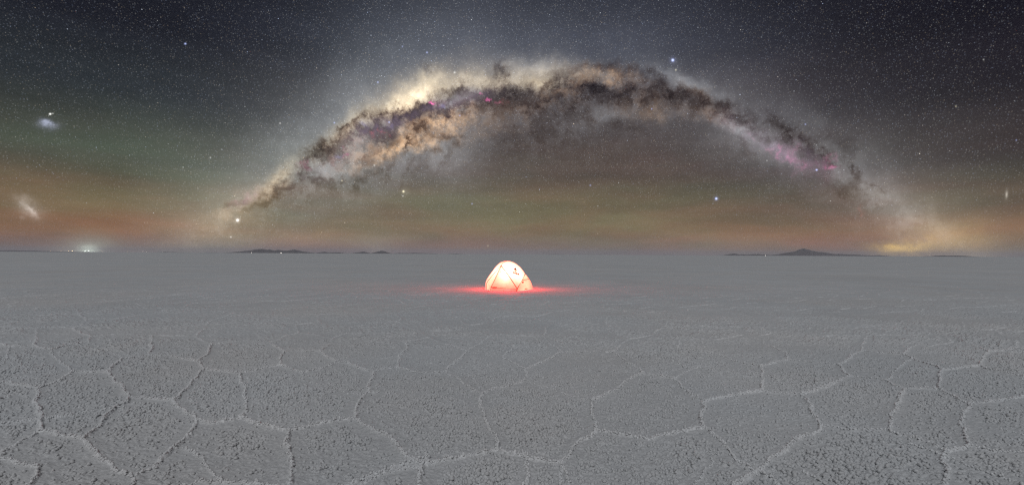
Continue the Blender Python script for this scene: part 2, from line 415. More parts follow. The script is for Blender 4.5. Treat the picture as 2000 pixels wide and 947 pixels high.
mott = w.m('MULTIPLY_ADD', w.maprange(FINE, 0.36, 0.64, -0.45, 0.45), w.maprange(T, 0.05, -0.01, 0.2, 1.0), 1.0)
GLOW = w.v('SCALE', w.c2v(glow_col), scale=w.m('MULTIPLY', w.m('MULTIPLY', band, mott), 0.155))
GLOW = w.v('ADD', GLOW, w.v('SCALE', (0.80, 0.92, 1.16), scale=w.m('MULTIPLY', wide, 0.057)))
GLOW = w.v('ADD', GLOW, w.v('SCALE', stars, scale=w.m('MULTIPLY', wide, 2.2)))
LANE = w.m('MULTIPLY', w.m('MULTIPLY', band, 0.9), w.maprange(T, 0.035, -0.01, 0.08, 1.0, 'SMOOTHSTEP'))

shader = None
for i, tree in enumerate(GROUPS):
    gn = w.n('ShaderNodeGroup', node_tree=tree)
    for key, sock in (('P0', P0), ('PW', PW), ('PS', PS), ('P1', P1), ('Base', base), ('Glow', GLOW), ('Lane', LANE), ('Fine', FINE), ('Fine2', FINE2)):
        w.link(sock, gn.inputs[key])
    bgn = w.n('ShaderNodeBackground')
    w.link(gn.outputs[0], bgn.inputs['Color'])
    if shader is None:
        shader = bgn.outputs[0]
    else:
        mx = w.n('ShaderNodeMixShader')
        w.link(w.m('GREATER_THAN', AZ, BOUNDS[i - 1]), mx.inputs[0])
        w.link(shader, mx.inputs[1])
        w.link(bgn.outputs[0], mx.inputs[2])
        shader = mx.outputs[0]
# away from the arch the sky is only air and faint stars
plain = w.n('ShaderNodeBackground')
w.link(base, plain.inputs['Color'])
near_arch = w.m('MULTIPLY', w.m('LESS_THAN', w.m('ABSOLUTE', AZ), 1.15), w.m('LESS_THAN', EL, 0.85))
mx = w.n('ShaderNodeMixShader')
w.link(near_arch, mx.inputs[0])
w.link(plain.outputs[0], mx.inputs[1])
w.link(shader, mx.inputs[2])
wo = w.n('ShaderNodeOutputWorld')
WT.links.new(mx.outputs[0], wo.inputs['Surface'])

# ------------------------------------------------------------------ soft, low light on the salt
SUN_EL, SUN_AZ = math.radians(54), math.radians(184)    # high and behind the camera, very soft
sun_data = bpy.data.lights.new('sun', 'SUN')
sun_data.energy = 1.12
sun_data.angle = math.radians(44)
sun_data.color = (0.97, 0.985, 1.0)
sun = bpy.data.objects.new('sun', sun_data)
COL.objects.link(sun)
sun_dir = Vector((math.sin(SUN_AZ) * math.cos(SUN_EL), math.cos(SUN_AZ) * math.cos(SUN_EL), math.sin(SUN_EL)))
sun.rotation_euler = sun_dir.to_track_quat('Z', 'Y').to_euler()

scene.view_settings.view_transform = 'Standard'
scene.view_settings.look = 'None'
scene.view_settings.exposure = 0.0
scene.view_settings.gamma = 1.0
scene.cycles.use_denoising = False
scene.cycles.filter_width = 1.25
scene.cycles.sample_clamp_indirect = 0.4
scene.cycles.max_bounces = 6
scene.cycles.diffuse_bounces = 2
scene.cycles.volume_bounces = 2
scene.cycles.transparent_max_bounces = 8
world.cycles.sampling_method = 'NONE'

# ------------------------------------------------------------------ helpers
def set_props(o, **kw):
    for k, v in kw.items():
        o[k] = v
    return o


def link_mesh(name, mesh, mat=None, parent=None, loc=None):
    o = bpy.data.objects.new(name, mesh)
    COL.objects.link(o)
    if mat is not None and len(mesh.materials) == 0:
        mesh.materials.append(mat)
    if loc is not None:
        o.location = loc
    if parent is not None:
        o.parent = parent
    return o


def new_mat(name):
    m = bpy.data.materials.new(name)
    m.use_nodes = True
    m.node_tree.nodes.clear()
    nb = NB(m.node_tree)
    out = nb.n('ShaderNodeOutputMaterial')
    return m, nb, out


# salt: pale, faintly mottled, with a grain too fine to model
def salt_material(name, bump_dist, far=False, tone=1.0):
    m, nb, out = new_mat(name)
    geo = nb.n('ShaderNodeNewGeometry')
    pos = geo.outputs['Position']
    n1 = nb.noise(pos, 0.55, 4.0, 0.6)
    n2 = nb.noise(pos, 48.0, 4.0, 0.75)
    n0 = nb.noise(pos, 0.11, 3.0, 0.5)
    val = nb.m('ADD', nb.m('ADD', nb.maprange(n1, 0.3, 0.7, -0.05, 0.05), nb.maprange(n0, 0.3, 0.7, -0.05, 0.05)), nb.maprange(n2, 0.3, 0.7, -0.20, 0.18))
    dust = nb.c2v(nb.mixc(nb.maprange(nb.noise(nb.v('ADD', pos, (31.0, 7.0, 3.0)), 0.23, 4.0, 0.6), 0.40, 0.68), (0.625, 0.643, 0.662), (0.640, 0.637, 0.640)))
    col = nb.v('SCALE', dust, scale=nb.m('MULTIPLY_ADD', val, tone, tone))
    bs = nb.n('ShaderNodeBsdfPrincipled')
    nb.link(col, bs.inputs['Base Color'])
    bs.inputs['Roughness'].default_value = 0.92
    bs.inputs['Specular IOR Level'].default_value = 0.12
    if far:
        vo = nb.n('ShaderNodeTexVoronoi', feature='F1')
        nb.link(pos, vo.inputs['Vector'])
        vo.inputs['Scale'].default_value = 9.0
        lump = nb.m('SUBTRACT', 1.0, vo.outputs['Distance'])
        h = nb.m('MULTIPLY_ADD', nb.noise(pos, 5.0, 5.0, 0.7), 1.6, nb.m('MULTIPLY', lump, nb.maprange(nb.noise(pos, 1.1, 3.0), 0.4, 0.6, 0.15, 0.8)))
        dist = nb.v('LENGTH', pos)
        strength = nb.maprange(dist, 16.0, 45.0, 0.55, 0.07)
    else:
        h = nb.noise(pos, 150.0, 3.0, 0.7)
        strength = 0.45
    bp = nb.n('ShaderNodeBump')
    nb.link(h, bp.inputs['Height'])
    nb.link(strength, bp.inputs['Strength'])
    bp.inputs['Distance'].default_value = bump_dist
    nb.link(bp.outputs[0], bs.inputs['Normal'])
    nb.link(bs.outputs[0], out.inputs['Surface'])
    return m


MAT_SALT = salt_material('salt_crust', 0.004)
MAT_RIDGE = salt_material('fresh_salt', 0.004, tone=1.27)
MAT_KNOB = salt_material('salt_knobs', 0.004, tone=1.05)
MAT_SALT_FAR = salt_material('salt_far', 0.03, far=True)

# ------------------------------------------------------------------ the salt flat
# ridges between the salt polygons, as polylines of photo points (three close views of the photo, 2.7286 times enlarged)
K = 2.7286
TRACE = {0: """
0,200 50,215 110,213 185,210|185,210 235,225 272,232|272,232 330,210 400,198 470,185|470,185 480,158|480,158 405,130 390,115|480,158 560,152 620,145 700,145 800,150|800,150 900,155 1000,155 1035,158
1035,158 1060,140 1085,108 1095,95|1035,158 1080,180 1130,202|1130,202 1200,195 1270,185 1345,180 1380,188 1430,192|1430,192 1480,180 1530,155 1585,142|1430,192 1470,215 1515,240
1515,240 1560,238 1640,240 1705,238|1705,238 1740,270 1760,282 1795,295|1705,238 1740,210 1770,195 1770,168|1515,240 1495,280 1490,312|1130,202 1110,245 1070,280 1055,292
1055,292 1000,285 900,268 800,262|800,262 803,200 800,150|800,262 720,270 650,278|650,278 640,262 580,235 520,212 490,195 470,185*|650,278 615,300 590,330 570,352|570,352 500,352 440,355 390,348
390,348 350,315 310,280 285,255 272,232*|390,348 340,380 290,405 250,420 210,430|210,430 150,425 80,412 40,402 -20,410|210,430 200,490 205,540 220,590 215,650 205,672
-40,870 0,830 40,780 90,740 160,700 205,672|205,672 250,675 310,695 360,708 400,705 440,712|440,712 500,670 540,610 600,560 650,520 690,485|690,485 650,440 610,400 570,352|690,485 760,490 850,500 920,505
920,505 950,495 975,450 1000,410 1050,370 1085,335|1085,335 1055,292|1085,335 1150,345 1220,352 1275,352|1275,352 1340,345 1410,325 1490,312|1490,312 1550,335 1610,355|1610,355 1680,340 1740,320 1795,295
1275,352 1300,400 1310,450 1300,510 1295,565 1290,598|920,505 960,550 1000,580 1045,610|1045,610 1110,630 1170,630 1220,608 1290,598|1290,598 1350,625 1420,635 1480,650 1540,670
1540,670 1535,720 1550,780 1545,850 1555,900 1545,960|1540,670 1620,645 1700,625 1800,612 1893,599|1045,610 1035,660 1000,700 960,730|960,730 920,765 870,810 820,855 770,885 710,912
440,712 480,755 530,790 580,840 640,885 710,912|710,912 712,960|980,755 1040,780 1090,820 1140,880 1180,950*|50,215 40,250 25,290 -20,330*|185,210 195,175 192,125 190,115|-30,104 30,108 110,113 190,115|190,115 250,110 320,108 390,115
390,115 430,100 460,70|460,70 430,45 420,38|460,70 540,62 620,65 700,52 750,42 810,38|810,38 870,70 960,72 1095,95*|870,70 800,95*|810,38 890,18 1000,12|1095,95 1130,72 1190,55 1250,30|1095,95 1280,100 1380,98 1475,88 1575,98*
1585,142 1650,145 1770,168|1770,168 1830,150 1859,140|1585,142 1575,98|1575,98 1640,88 1695,85|1695,85 1690,45|-30,42 0,40 110,38 240,48 300,40 420,38|420,38 490,18|1320,125 1332,180*|1690,45 1740,38 1850,38|1610,355 1620,390 1720,420*
""", 650: """
21,295 70,300 140,325 215,352|215,352 270,335 345,325|345,325 345,280 380,240 400,205 395,185|395,185 330,178 230,165 130,148 85,140|85,140 85,112 130,105 185,95|395,185 450,180 505,165
505,165 570,190 640,215 715,238|715,238 690,265 650,295 620,330 598,350|598,350 540,355 450,352 400,338 345,325|598,350 650,385 710,420 760,450 798,465|798,465 860,445 930,425 990,408 1022,395|1022,395 1028,360 1022,335
1022,335 970,305 925,285 908,268 925,245 985,222|1022,335 1090,310 1150,285 1190,255 1225,242|1225,242 1300,243 1400,243 1490,243|1490,243 1540,270 1570,305 1620,330 1650,355|1650,355 1610,375 1560,405 1520,445 1450,475 1380,500
1380,500 1310,490 1240,475 1180,450 1100,425 1022,395*|1380,500 1380,560 1395,620 1405,665|1405,665 1350,710 1300,755 1250,800 1210,840|1210,840 1190,855 1130,830 1060,825 980,805 920,790 875,765
875,765 810,780 770,800 690,810 600,820 530,838 480,850|480,850 440,820 380,785 330,735 285,685|285,685 240,675 200,655 150,630 120,598|120,598 120,555 150,500 190,455|190,455 200,410 200,375 215,352|190,455 250,455*|50,452 110,470 190,455*
480,850 465,900 460,960|1210,840 1220,880 1250,910 1260,960|1215,870 1212,960*|798,465 785,500 790,560 820,620 850,660 870,690|870,690 870,730 875,765|1405,665 1470,670 1540,690 1610,695 1670,715|1670,715 1774,686 1860,667 1978,650
1650,355 1700,370 1780,378 1802,380|1490,243 1530,210 1570,175|1570,175 1510,160 1440,145|1440,145 1460,120 1500,112*|1570,175 1640,165 1705,150|1705,150 1750,115|1750,115 1715,85*|1705,150 1780,170 1845,180|1845,180 1843,228
715,238 760,215 800,180 840,153 900,148|900,148 920,112*|900,148 1000,155 1120,155|1120,155 1130,125 1155,98|1155,98 1110,75 1070,55|1070,55 1120,45 1170,28|1225,242 1190,225 1165,205 1120,155|715,238 790,255 855,268*
185,95 150,65*|185,95 260,88 345,78|345,78 390,105 450,125 505,165|345,78 365,60 330,38|330,38 380,20*|450,125 560,135 640,132 720,125*|660,55 690,85 720,100 800,90 850,80|590,50 565,20 580,5*|850,80 870,55 980,50 1070,55|590,50 660,55
1155,98 1280,100 1390,95 1415,90*|1415,90 1440,105 1500,112*|1415,90 1415,65*|1440,145 1370,150 1120,155*|1750,115 1840,112 1910,115*|985,222 1165,205*|480,850 300,880 150,947*
""", 1300: """
26,380 70,420 140,470 180,498 215,508|26,380 60,385 100,350 185,322*|215,508 270,490 350,475 420,465 510,455|510,455 520,430 505,395 515,350 505,318|505,318 460,312 410,300 370,293|505,318 570,305 650,285
650,285 640,245 590,225 540,205 490,170 415,150|650,285 740,295 840,302 920,310|920,310 960,350 985,372|985,372 940,395 880,415 810,445 725,472|725,472 680,465 580,470 510,455|725,472 765,510 780,565 800,605 830,640
830,640 870,632 930,655 1000,665 1110,662 1190,660 1205,675|1205,675 1195,610 1210,555 1250,520 1270,465 1270,440|1270,440 1210,420 1165,395 1080,380 985,372|1270,440 1360,440 1460,440|1460,440 1455,400 1475,340
1475,340 1440,320 1370,300 1310,275 1265,255|1265,255 1180,250 1110,245 1045,235|1045,235 1000,265 955,300 920,310|1045,235 1050,200 1065,175 1060,158|1475,340 1560,330 1670,318|1670,318 1740,340 1820,355 1940,378|1670,318 1690,290 1700,260 1725,240
1725,240 1660,215 1590,195 1530,188|1725,240 1790,238 1840,232 1870,220|1460,440 1520,475 1570,510 1620,518|1620,518 1700,508 1780,500 1850,490 1950,480|1620,518 1595,540 1590,590 1580,670 1590,720 1620,745|1620,745 1560,765 1500,780|1620,745 1690,760 1750,775 1850,775 1950,785
1500,780 1440,745 1370,720 1300,700 1205,675|1500,780 1490,830 1505,860 1485,900 1490,960|830,640 780,680 710,720 640,765 600,795 550,840 480,885|480,885 440,910 390,940 360,965|480,885 540,905 580,940 600,965|480,885 430,855 375,815 345,755 290,710 245,675 205,650
205,650 195,610 205,560 195,525 215,508|1265,255 1290,230 1330,205|1330,205 1400,212 1470,200 1530,188|1530,188 1490,160 1400,150|1400,150 1365,105|1400,150 1320,155 1170,150|1170,150 1120,120 1020,110|1020,110 990,90 1010,65*|1170,150 1060,158
1060,158 960,155 830,158|830,158 800,145 800,120 815,95*|960,155 985,120 1020,110*|415,150 380,115*|415,150 490,160 580,135 690,140 800,145|580,135 575,95 545,85*|1230,95 1210,70*|1230,95 1365,105|1600,120 1580,80*|1600,120 1680,125 1750,122
1365,105 1480,112 1600,120*|1750,122 1800,155 1870,180|1870,180 1950,190|1870,180 1870,220|1870,220 1950,245|1750,122 1810,105 1790,90*|1310,275 1240,325 1210,360 1165,395*|75,182 200,175 280,180 415,150|70,228 180,240 270,255 370,293|0,170 75,182|1020,110 1230,95*
"""}


def resample(pts, step):
    out = [pts[0]]
    for a, b in zip(pts[:-1], pts[1:]):
        n = max(1, int(round((b - a).length / step)))
        for i in range(1, n + 1):
            out.append(a.lerp(b, i / n))
    return out


def smooth_path(pts):
    """round the corners of a traced ridge and give it a natural wander"""
    q = resample(pts, 0.05)
    for _ in range(3):
        q = [q[0]] + [(q[i - 1] + q[i] * 2 + q[i + 1]) / 4 for i in range(1, len(q) - 1)] + [q[-1]]
    n = len(q)
    out = []
    for i, p in enumerate(q):
        e = min(1.0, i / 3.0, (n - 1 - i) / 3.0)
        wob = Vector((mnoise.noise(p * 7.0), mnoise.noise(p * 7.0 + Vector((9, 4, 2))), 0)) * 0.030
        wob += Vector((mnoise.noise(p * 2.2), mnoise.noise(p * 2.2 + Vector((3, 8, 5))), 0)) * 0.035
        out.append(p + wob * e)
    return out


RIDGES = []            # (list of points, strength)
_snap = {}
for x0, txt in TRACE.items():
    for line in txt.strip().replace('\n', '|').split('|'):
        faint = line.endswith('*')
        pp = []
        for tok in line.rstrip('*').split():
            a, b = map(float, tok.split(','))
            px, py = x0 + a / K, 600 + b / K
            p = on_ground(px, py)
            # ends that meet at one knot share it
            key = None
            for kx, ky in _snap:
                if abs(kx - px) < 3.2 and abs(ky - py) < 2.2:
                    key = (kx, ky)
                    break
            if key is None:
                _snap[(px, py)] = p
            else:
                p = _snap[key]
            pp.append(p)
        if len(pp) > 1:
            RIDGES.append((smooth_path(pp), 0.5 if faint else 1.0))

# polygons that lie outside the photo's traced part: a jittered honeycomb
HONEY = []


def honeycomb(cell, x0, x1, y0, y1, seed):
    rng = random.Random(seed)
    verts, edges = {}, set()
    s = cell / math.sqrt(3)

    def vid(x, y):
        k = (round(x / s * 4), round(y / s * 4))
        if k not in verts:
            xx, yy = x + rng.uniform(-.42, .42) * s, y + rng.uniform(-.42, .42) * s
            verts[k] = Vector((xx * 0.93 - (yy - 15) * 0.37, xx * 0.37 + (yy - 15) * 0.93 + 15, 0))
        return k
    ny = int((y1 - y0) / (1.5 * s)) + 2
    nx = int((x1 - x0) / cell) + 2
    for j in range(ny):
        for i in range(nx):
            cx = x0 + (i + 0.5 * (j % 2)) * cell
            cy = y0 + j * 1.5 * s
            ks = [vid(cx + s * math.cos(math.radians(60 * k + 30)), cy + s * math.sin(math.radians(60 * k + 30))) for k in range(6)]
            for k in range(6):
                edges.add(tuple(sorted((ks[k], ks[(k + 1) % 6]))))
    return [(verts[a], verts[b]) for a, b in sorted(edges)]


NEAR_END = 21.0


def traced_zone(p):
    """true where the photo's own ridges were traced"""
    d = p.y
    px = 1000 + F * p.x / max(d, .1)
    py = HZ + F * CAM_H / max(d, .1)
    return -5 < px < 2005 and 609 < py < 950


for a, b in honeycomb(1.15, -52, 52, -18.0, 56, 5):
    if b.y < 1.0 or a.y < 1.0 or abs(a.x) > 1.35 * a.y + 1.5:
        continue
    if traced_zone(a) and traced_zone(b):
        continue
    HONEY.append((smooth_path([a, b]), 0.8 if random.random() > 0.22 else 0.4))
near_edges = [(p, s) for p, s in RIDGES] + [(p, s) for p, s in HONEY if min(q.y for q in p) < NEAR_END + 0.6]
far_edges = [(p, s) for p, s in HONEY if min(q.y for q in p) >= NEAR_END - 0.4]

# ---- the near crust as one height field, later cut into ridges and plates
print('ridges', len(RIDGES), len(HONEY))
SLOPE = 1.16
rows = [1.9]
while rows[-1] < NEAR_END + 0.9:
    rows.append(rows[-1] + max(0.0075, 0.0026 * rows[-1]))
rows = np.array(rows)
NC = 861
cols = np.linspace(-SLOPE, SLOPE, NC)
GX = (rows[:, None] * cols[None, :]).astype(np.float64)
GY = np.repeat(rows[:, None], NC, 1)
NR = len(rows)
print('grid', NR, NC)


def hash2(ix, iy, seed):
    h = (ix.astype(np.int64) * 374761393 + iy.astype(np.int64) * 668265263 + seed * 974634541) & 0x7fffffff
    h = ((h ^ (h >> 13)) * 1274126177) & 0x7fffffff
    h = (h ^ (h >> 16)) & 0x7fffffff
    return h / float(0x7fffffff)


def value_noise(x, y, seed):
    ix, iy = np.floor(x), np.floor(y)
    fx, fy = x - ix, y - iy
    fx = fx * fx * (3 - 2 * fx)
    fy = fy * fy * (3 - 2 * fy)
    ix, iy = ix.astype(np.int64), iy.astype(np.int64)
    return ((hash2(ix, iy, seed) * (1 - fx) + hash2(ix + 1, iy, seed) * fx) * (1 - fy)
            + (hash2(ix, iy + 1, seed) * (1 - fx) + hash2(ix + 1, iy + 1, seed) * fx) * fy)


def fbm(x, y, seed, octaves=4, gain=0.5):
    t, a, s = 0, 1.0, 0
    for o in range(octaves):
        t = t + a * value_noise(x * 2 ** o, y * 2 ** o, seed + o)
        s += a
        a *= gain
    return t / s


def knobs(x, y, cell, seed, keep):
    """rounded salt lumps, one per cell where keep allows: height in units of the cell"""
    u, v = x / cell, y / cell
    ix, iy = np.floor(u).astype(np.int64), np.floor(v).astype(np.int64)
    best = np.zeros_like(u)
    for dx in (-1, 0, 1):
        for dy in (-1, 0, 1):
            cx, cy = ix + dx, iy + dy
            jx = cx + hash2(cx, cy, seed)
            jy = cy + hash2(cx, cy, seed + 1)
            r = 0.28 + 0.42 * hash2(cx, cy, seed + 2)
            on = hash2(cx, cy, seed + 3) < keep
            d2 = ((u - jx) ** 2 + (v - jy) ** 2) / (r * r)
            hgt = np.where(on, np.sqrt(np.maximum(0.0, 1.0 - d2)) * r, 0.0)
            best = np.maximum(best, hgt)
    return best


# distance to the nearest ridge line, and which one
DIST = np.full(GX.shape, 9.0)
WHICH = np.full(GX.shape, -1, np.int32)
STR = np.zeros(GX.shape)
REACH = 0.30
for ei, (path, st) in enumerate(near_edges):
    P = np.array([(p.x, p.y) for p in path])
    if P[:, 1].max() < rows[0] - REACH or P[:, 1].min() > rows[-1] + REACH:
        continue
    for i0 in range(0, len(P) - 1, 6):
        seg = P[i0:i0 + 7]
        if len(seg) < 2:
            continue
        ylo, yhi = seg[:, 1].min() - REACH, seg[:, 1].max() + REACH
        r0, r1 = np.searchsorted(rows, [ylo, yhi])
        if r1 <= r0:
            continue
        ym = max(ylo, rows[0])
        t = np.concatenate([(seg[:, 0] - REACH) / max(ym, .5), (seg[:, 0] + REACH) / max(ym, .5), (seg[:, 0] - REACH) / yhi, (seg[:, 0] + REACH) / yhi])
        c0 = int(np.clip(np.searchsorted(cols, t.min()) - 1, 0, NC))
        c1 = int(np.clip(np.searchsorted(cols, t.max()) + 1, 0, NC))
        if c1 <= c0:
            continue
        X, Y = GX[r0:r1, c0:c1], GY[r0:r1, c0:c1]
        D = np.full(X.shape, 9.0)
        for (ax, ay), (bx, by) in zip(seg[:-1], seg[1:]):
            vx, vy = bx - ax, by - ay
            L = vx * vx + vy * vy + 1e-12
            tt = np.clip(((X - ax) * vx + (Y - ay) * vy) / L, 0, 1)
            D = np.minimum(D, np.hypot(X - ax - tt * vx, Y - ay - tt * vy))
        D = D + (1.0 - st) * 0.012
        sub = DIST[r0:r1, c0:c1]
        better = D < sub
        sub[better] = D[better]
        WHICH[r0:r1, c0:c1][better] = ei
        STR[r0:r1, c0:c1][better] = st

# a little wander in the sampling so that the lumps never line up
WX = GX + 0.02 * (fbm(GX * 9, GY * 9, 71, 2) - 0.5)
WY = GY + 0.02 * (fbm(GX * 9, GY * 9, 81, 2) - 0.5)
cover = fbm(GX * 0.9, GY * 0.9, 3, 4)                     # where the crust is rough or smooth
patch = np.clip((fbm(GX * 3.1, GY * 3.1, 17, 3) - 0.34) * 4.5, 0, 1)
margin = np.clip((DIST - 0.025 - 0.085 * value_noise(GX * 2.1, GY * 2.1, 41) ** 2) / 0.07, 0, 1)   # smooth strip along each ridge
rough = np.clip(0.62 + 2.0 * (cover - 0.45), 0.2, 1.0) * margin * (0.50 + 0.50 * patch)
lumps = np.maximum(knobs(WX, WY, 0.040, 200, 0.06 + 0.50 * rough) * 0.040 * 1.10,
                   knobs(WX + 5.3, WY + 2.9, 0.028, 300, 0.20 + 0.55 * rough) * 0.028 * 1.20)
lumps = np.maximum(lumps, knobs(WX + 1.3, WY + 7.7, 0.019, 400, 0.30 + 0.3 * rough) * 0.019 * 1.0)
NOD_END = 8.2
near_k = np.clip((GY - 5.2) / (NOD_END - 5.2), 0, 1)
calm = 1.0 - 0.80 * np.clip((GY - 10.0) / 11.0, 0, 1)          # the grain sinks below what the eye resolves
HGT = lumps * (0.30 + (0.55 + 0.95 * near_k) * rough) * calm
HGT += knobs(WX + 3.1, WY + 1.7, 0.017, 500, np.full_like(rough, 0.75)) * 0.006
HGT += 0.008 * rough * (fbm(GX * 11, GY * 11, 91, 2) - 0.5)
HGT += 0.012 * (fbm(GX * 1.3, GY * 1.3, 23, 3) - 0.5)
HGT += 0.0035 * (fbm(GX * 40, GY * 40, 51, 3) - 0.5)
# the ridges: knobbly ropes of salt, sometimes doubled
wid = (0.008 + 0.009 * value_noise(GX * 5.0, GY * 5.0, 61) + 0.008 * value_noise(GX * 23, GY * 23, 62))
vigour = np.clip(1.7 * value_noise(GX * 1.9, GY * 1.9, 64) + 0.5 * value_noise(GX * 8.0, GY * 8.0, 65) - 0.15, 0.30, 1.1)
wid = wid * (0.55 + 0.45 * vigour) * np.maximum(1.0, GY / 8.5)
rise = (0.0095 + 0.011 * value_noise(GX * 3.3, GY * 3.3, 63)) * STR * vigour
prof_ = np.sqrt(np.maximum(0.0, 1.0 - (DIST / wid) ** 2))
knob_r = knobs(WX + 8.1, WY + 4.4, 0.030, 600, np.full_like(rough, 0.85)) * 0.030
rope = rise * prof_ * 0.7 + knob_r * 0.8 * np.clip(prof_ * 1.5, 0, 1) * (0.4 + 0.6 * STR)
ON_RIDGE = (DIST < wid) & (WHICH >= 0)
# plates rise gently towards their ridges
HGT += np.where(WHICH >= 0, 0.010 * np.exp(-(DIST / 0.09) ** 2) * STR, 0)
HGT = np.where(ON_RIDGE, np.maximum(HGT * 0.5, 0) + rope + 0.004, HGT)
# thin dark crack along one flank of the stronger ridges
crack = np.exp(-((DIST - wid * 1.25) / 0.006) ** 2) * (value_noise(GX * 2.7, GY * 2.7, 77) > 0.60)
HGT -= 0.004 * crack * STR
edge_fade = np.clip((NEAR_END + 0.9 - GY) / 5.0, 0, 1) * np.clip((SLOPE - np.abs(GX / GY)) / 0.03, 0, 1)
GROUND_Z = -0.030
GZ = GROUND_Z - 0.004 + (HGT - GROUND_Z + 0.004) * edge_fade

# vertex normals of the whole field, so that cuts between plates do not show
verts = np.stack([GX, GY, GZ], -1)
du = np.zeros_like(verts)
dv = np.zeros_like(verts)
du[:, 1:-1] = verts[:, 2:] - verts[:, :-2]
du[:, 0] = verts[:, 1] - verts[:, 0]
du[:, -1] = verts[:, -1] - verts[:, -2]
dv[1:-1] = verts[2:] - verts[:-2]
dv[0] = verts[1] - verts[0]
dv[-1] = verts[-1] - verts[-2]
nrm = np.cross(du, dv)
nrm /= np.linalg.norm(nrm, axis=-1, keepdims=True)

# cut: every quad belongs to a ridge or to the plate it lies in
quad_ridge = ON_RIDGE[:-1, :-1] & ON_RIDGE[1:, 1:]
LAB = np.where(quad_ridge, -1, np.arange((NR - 1) * (NC - 1)).reshape(NR - 1, NC - 1) + 1)
wall = np.where(DIST[:-1, :-1] < 0.040, True, False) & (WHICH[:-1, :-1] >= 0)      # plates are parted along this wider strip
lab = np.where(wall, 0, LAB)
cs = 6                                                    # label on a coarse copy of the grid, then hand down
coarse = ~wall[::cs, ::cs]
for oy in range(0, cs, 2):
    for ox in range(0, cs, 2):
        sub = ~wall[oy::cs, ox::cs]
        coarse[:sub.shape[0], :sub.shape[1]] &= sub
cl = np.where(coarse, np.arange(coarse.size).reshape(coarse.shape) + 1, 0)


def sweep(m):
    for ax, rev in ((0, 0), (0, 1), (1, 0), (1, 1)):
        a = m if ax == 0 else m.T
        a = a[::-1] if rev else a
        for i in range(1, a.shape[0]):
            both = (a[i] > 0) & (a[i - 1] > 0)
            a[i] = np.where(both, np.maximum(a[i], a[i - 1]), a[i])
    return m


for _ in range(40):
    before = cl.copy()
    cl = sweep(cl)
    if (before == cl).all():
        break
# hand labels to the rest of the grid by growing
for _ in range(14):
    g = cl.copy()
    for sh, ax in ((1, 0), (-1, 0), (1, 1), (-1, 1)):
        n_ = np.roll(cl, sh, ax)
        g = np.where((g == 0) & (n_ > 0), n_, g)
    cl = g
cl[cl == 0] = cl.max()
full = np.repeat(np.repeat(cl, cs, 0), cs, 1)[:NR - 1, :NC - 1]
ids, counts = np.unique(full, return_counts=True)
big = ids[counts > 250]
remap = {int(i): (int(i) if i in set(big.tolist()) else int(big[np.argmax(counts[np.isin(ids, big)])])) for i in ids}
full = np.vectorize(remap.get)(full)
print('plates', len(big))

base_idx = (np.arange(NR - 1)[:, None] * NC + np.arange(NC - 1)[None, :])
quads = np.stack([base_idx, base_idx + 1, base_idx + NC + 1, base_idx + NC], -1)
V = verts.reshape(-1, 3)
Nn = nrm.reshape(-1, 3)


def piece(name, mask, parent, mat):
    q = quads[mask]
    if len(q) == 0:
        return None
    used, inv = np.unique(q.ravel(), return_inverse=True)
    me = bpy.data.meshes.new(name)
    co = V[used]
    origin = co.mean(0)
    origin[2] = 0
    me.vertices.add(len(used))
    me.vertices.foreach_set('co', (co - origin).astype(np.float32).ravel())
    me.loops.add(len(inv))
    me.loops.foreach_set('vertex_index', inv.astype(np.int32))
    me.polygons.add(len(q))
    me.polygons.foreach_set('loop_start', np.arange(0, len(inv), 4, dtype=np.int32))
    me.polygons.foreach_set('use_smooth', np.ones(len(q), bool))
    me.update(calc_edges=True)
    me.normals_split_custom_set_from_vertices(Nn[used].astype(np.float32))
    return link_mesh(name, me, mat, parent, tuple(origin))


# the sheet that carries it all, out to the horizon
sheet = bmesh.new()
ring_r = [0.0, 3, 8, 16, 32, 64, 130, 260, 600, 1500, 4000, 11000, 42000]
prev = None
for r in ring_r:
    ring = [sheet.verts.new((r * math.cos(2 * math.pi * k / 48), r * math.sin(2 * math.pi * k / 48), GROUND_Z)) for k in range(48)] if r > 0 else [sheet.verts.new((0, 0, GROUND_Z))]
    if prev is not None:
        for k in range(48):
            if len(prev) == 1:
                sheet.faces.new((prev[0], ring[k], ring[(k + 1) % 48]))
            else:
                sheet.faces.new((prev[k], ring[k], ring[(k + 1) % 48], prev[(k + 1) % 48]))
    prev = ring
me = bpy.data.meshes.new('salt_flat')
sheet.to_mesh(me)
sheet.free()
salt_flat = link_mesh('salt_flat', me, MAT_SALT_FAR)
set_props(salt_flat, kind='structure', category='salt flat', label='flat grey-white salt crust reaching to the horizon')

plate_ids, pc = np.unique(full, return_counts=True)
keep_plates = plate_ids[np.argsort(-pc)][:280]
for lid in keep_plates.tolist():
    piece('salt_plate', (full == lid) & ~quad_ridge, salt_flat, MAT_SALT)
rest = ~quad_ridge & ~np.isin(full, keep_plates)
if rest.any():
    o = piece('distant_salt_plates', rest, salt_flat, MAT_SALT)
    o['kind'] = 'stuff'
print('plates kept', len(keep_plates), 'of', len(plate_ids))
wq = WHICH[:-1, :-1]
flat_w = np.where(quad_ridge, wq, -1)
ridge_ids, rc = np.unique(flat_w[flat_w >= 0], return_counts=True)
keep_ids = ridge_ids[np.argsort(-rc)][:285]
for rid in keep_ids.tolist():
    piece('salt_ridge', flat_w == rid, salt_flat, MAT_RIDGE)
rest = quad_ridge & ~np.isin(flat_w, keep_ids)
if rest.any():
    o = piece('small_salt_ridges', rest, salt_flat, MAT_RIDGE)
    o['kind'] = 'stuff'

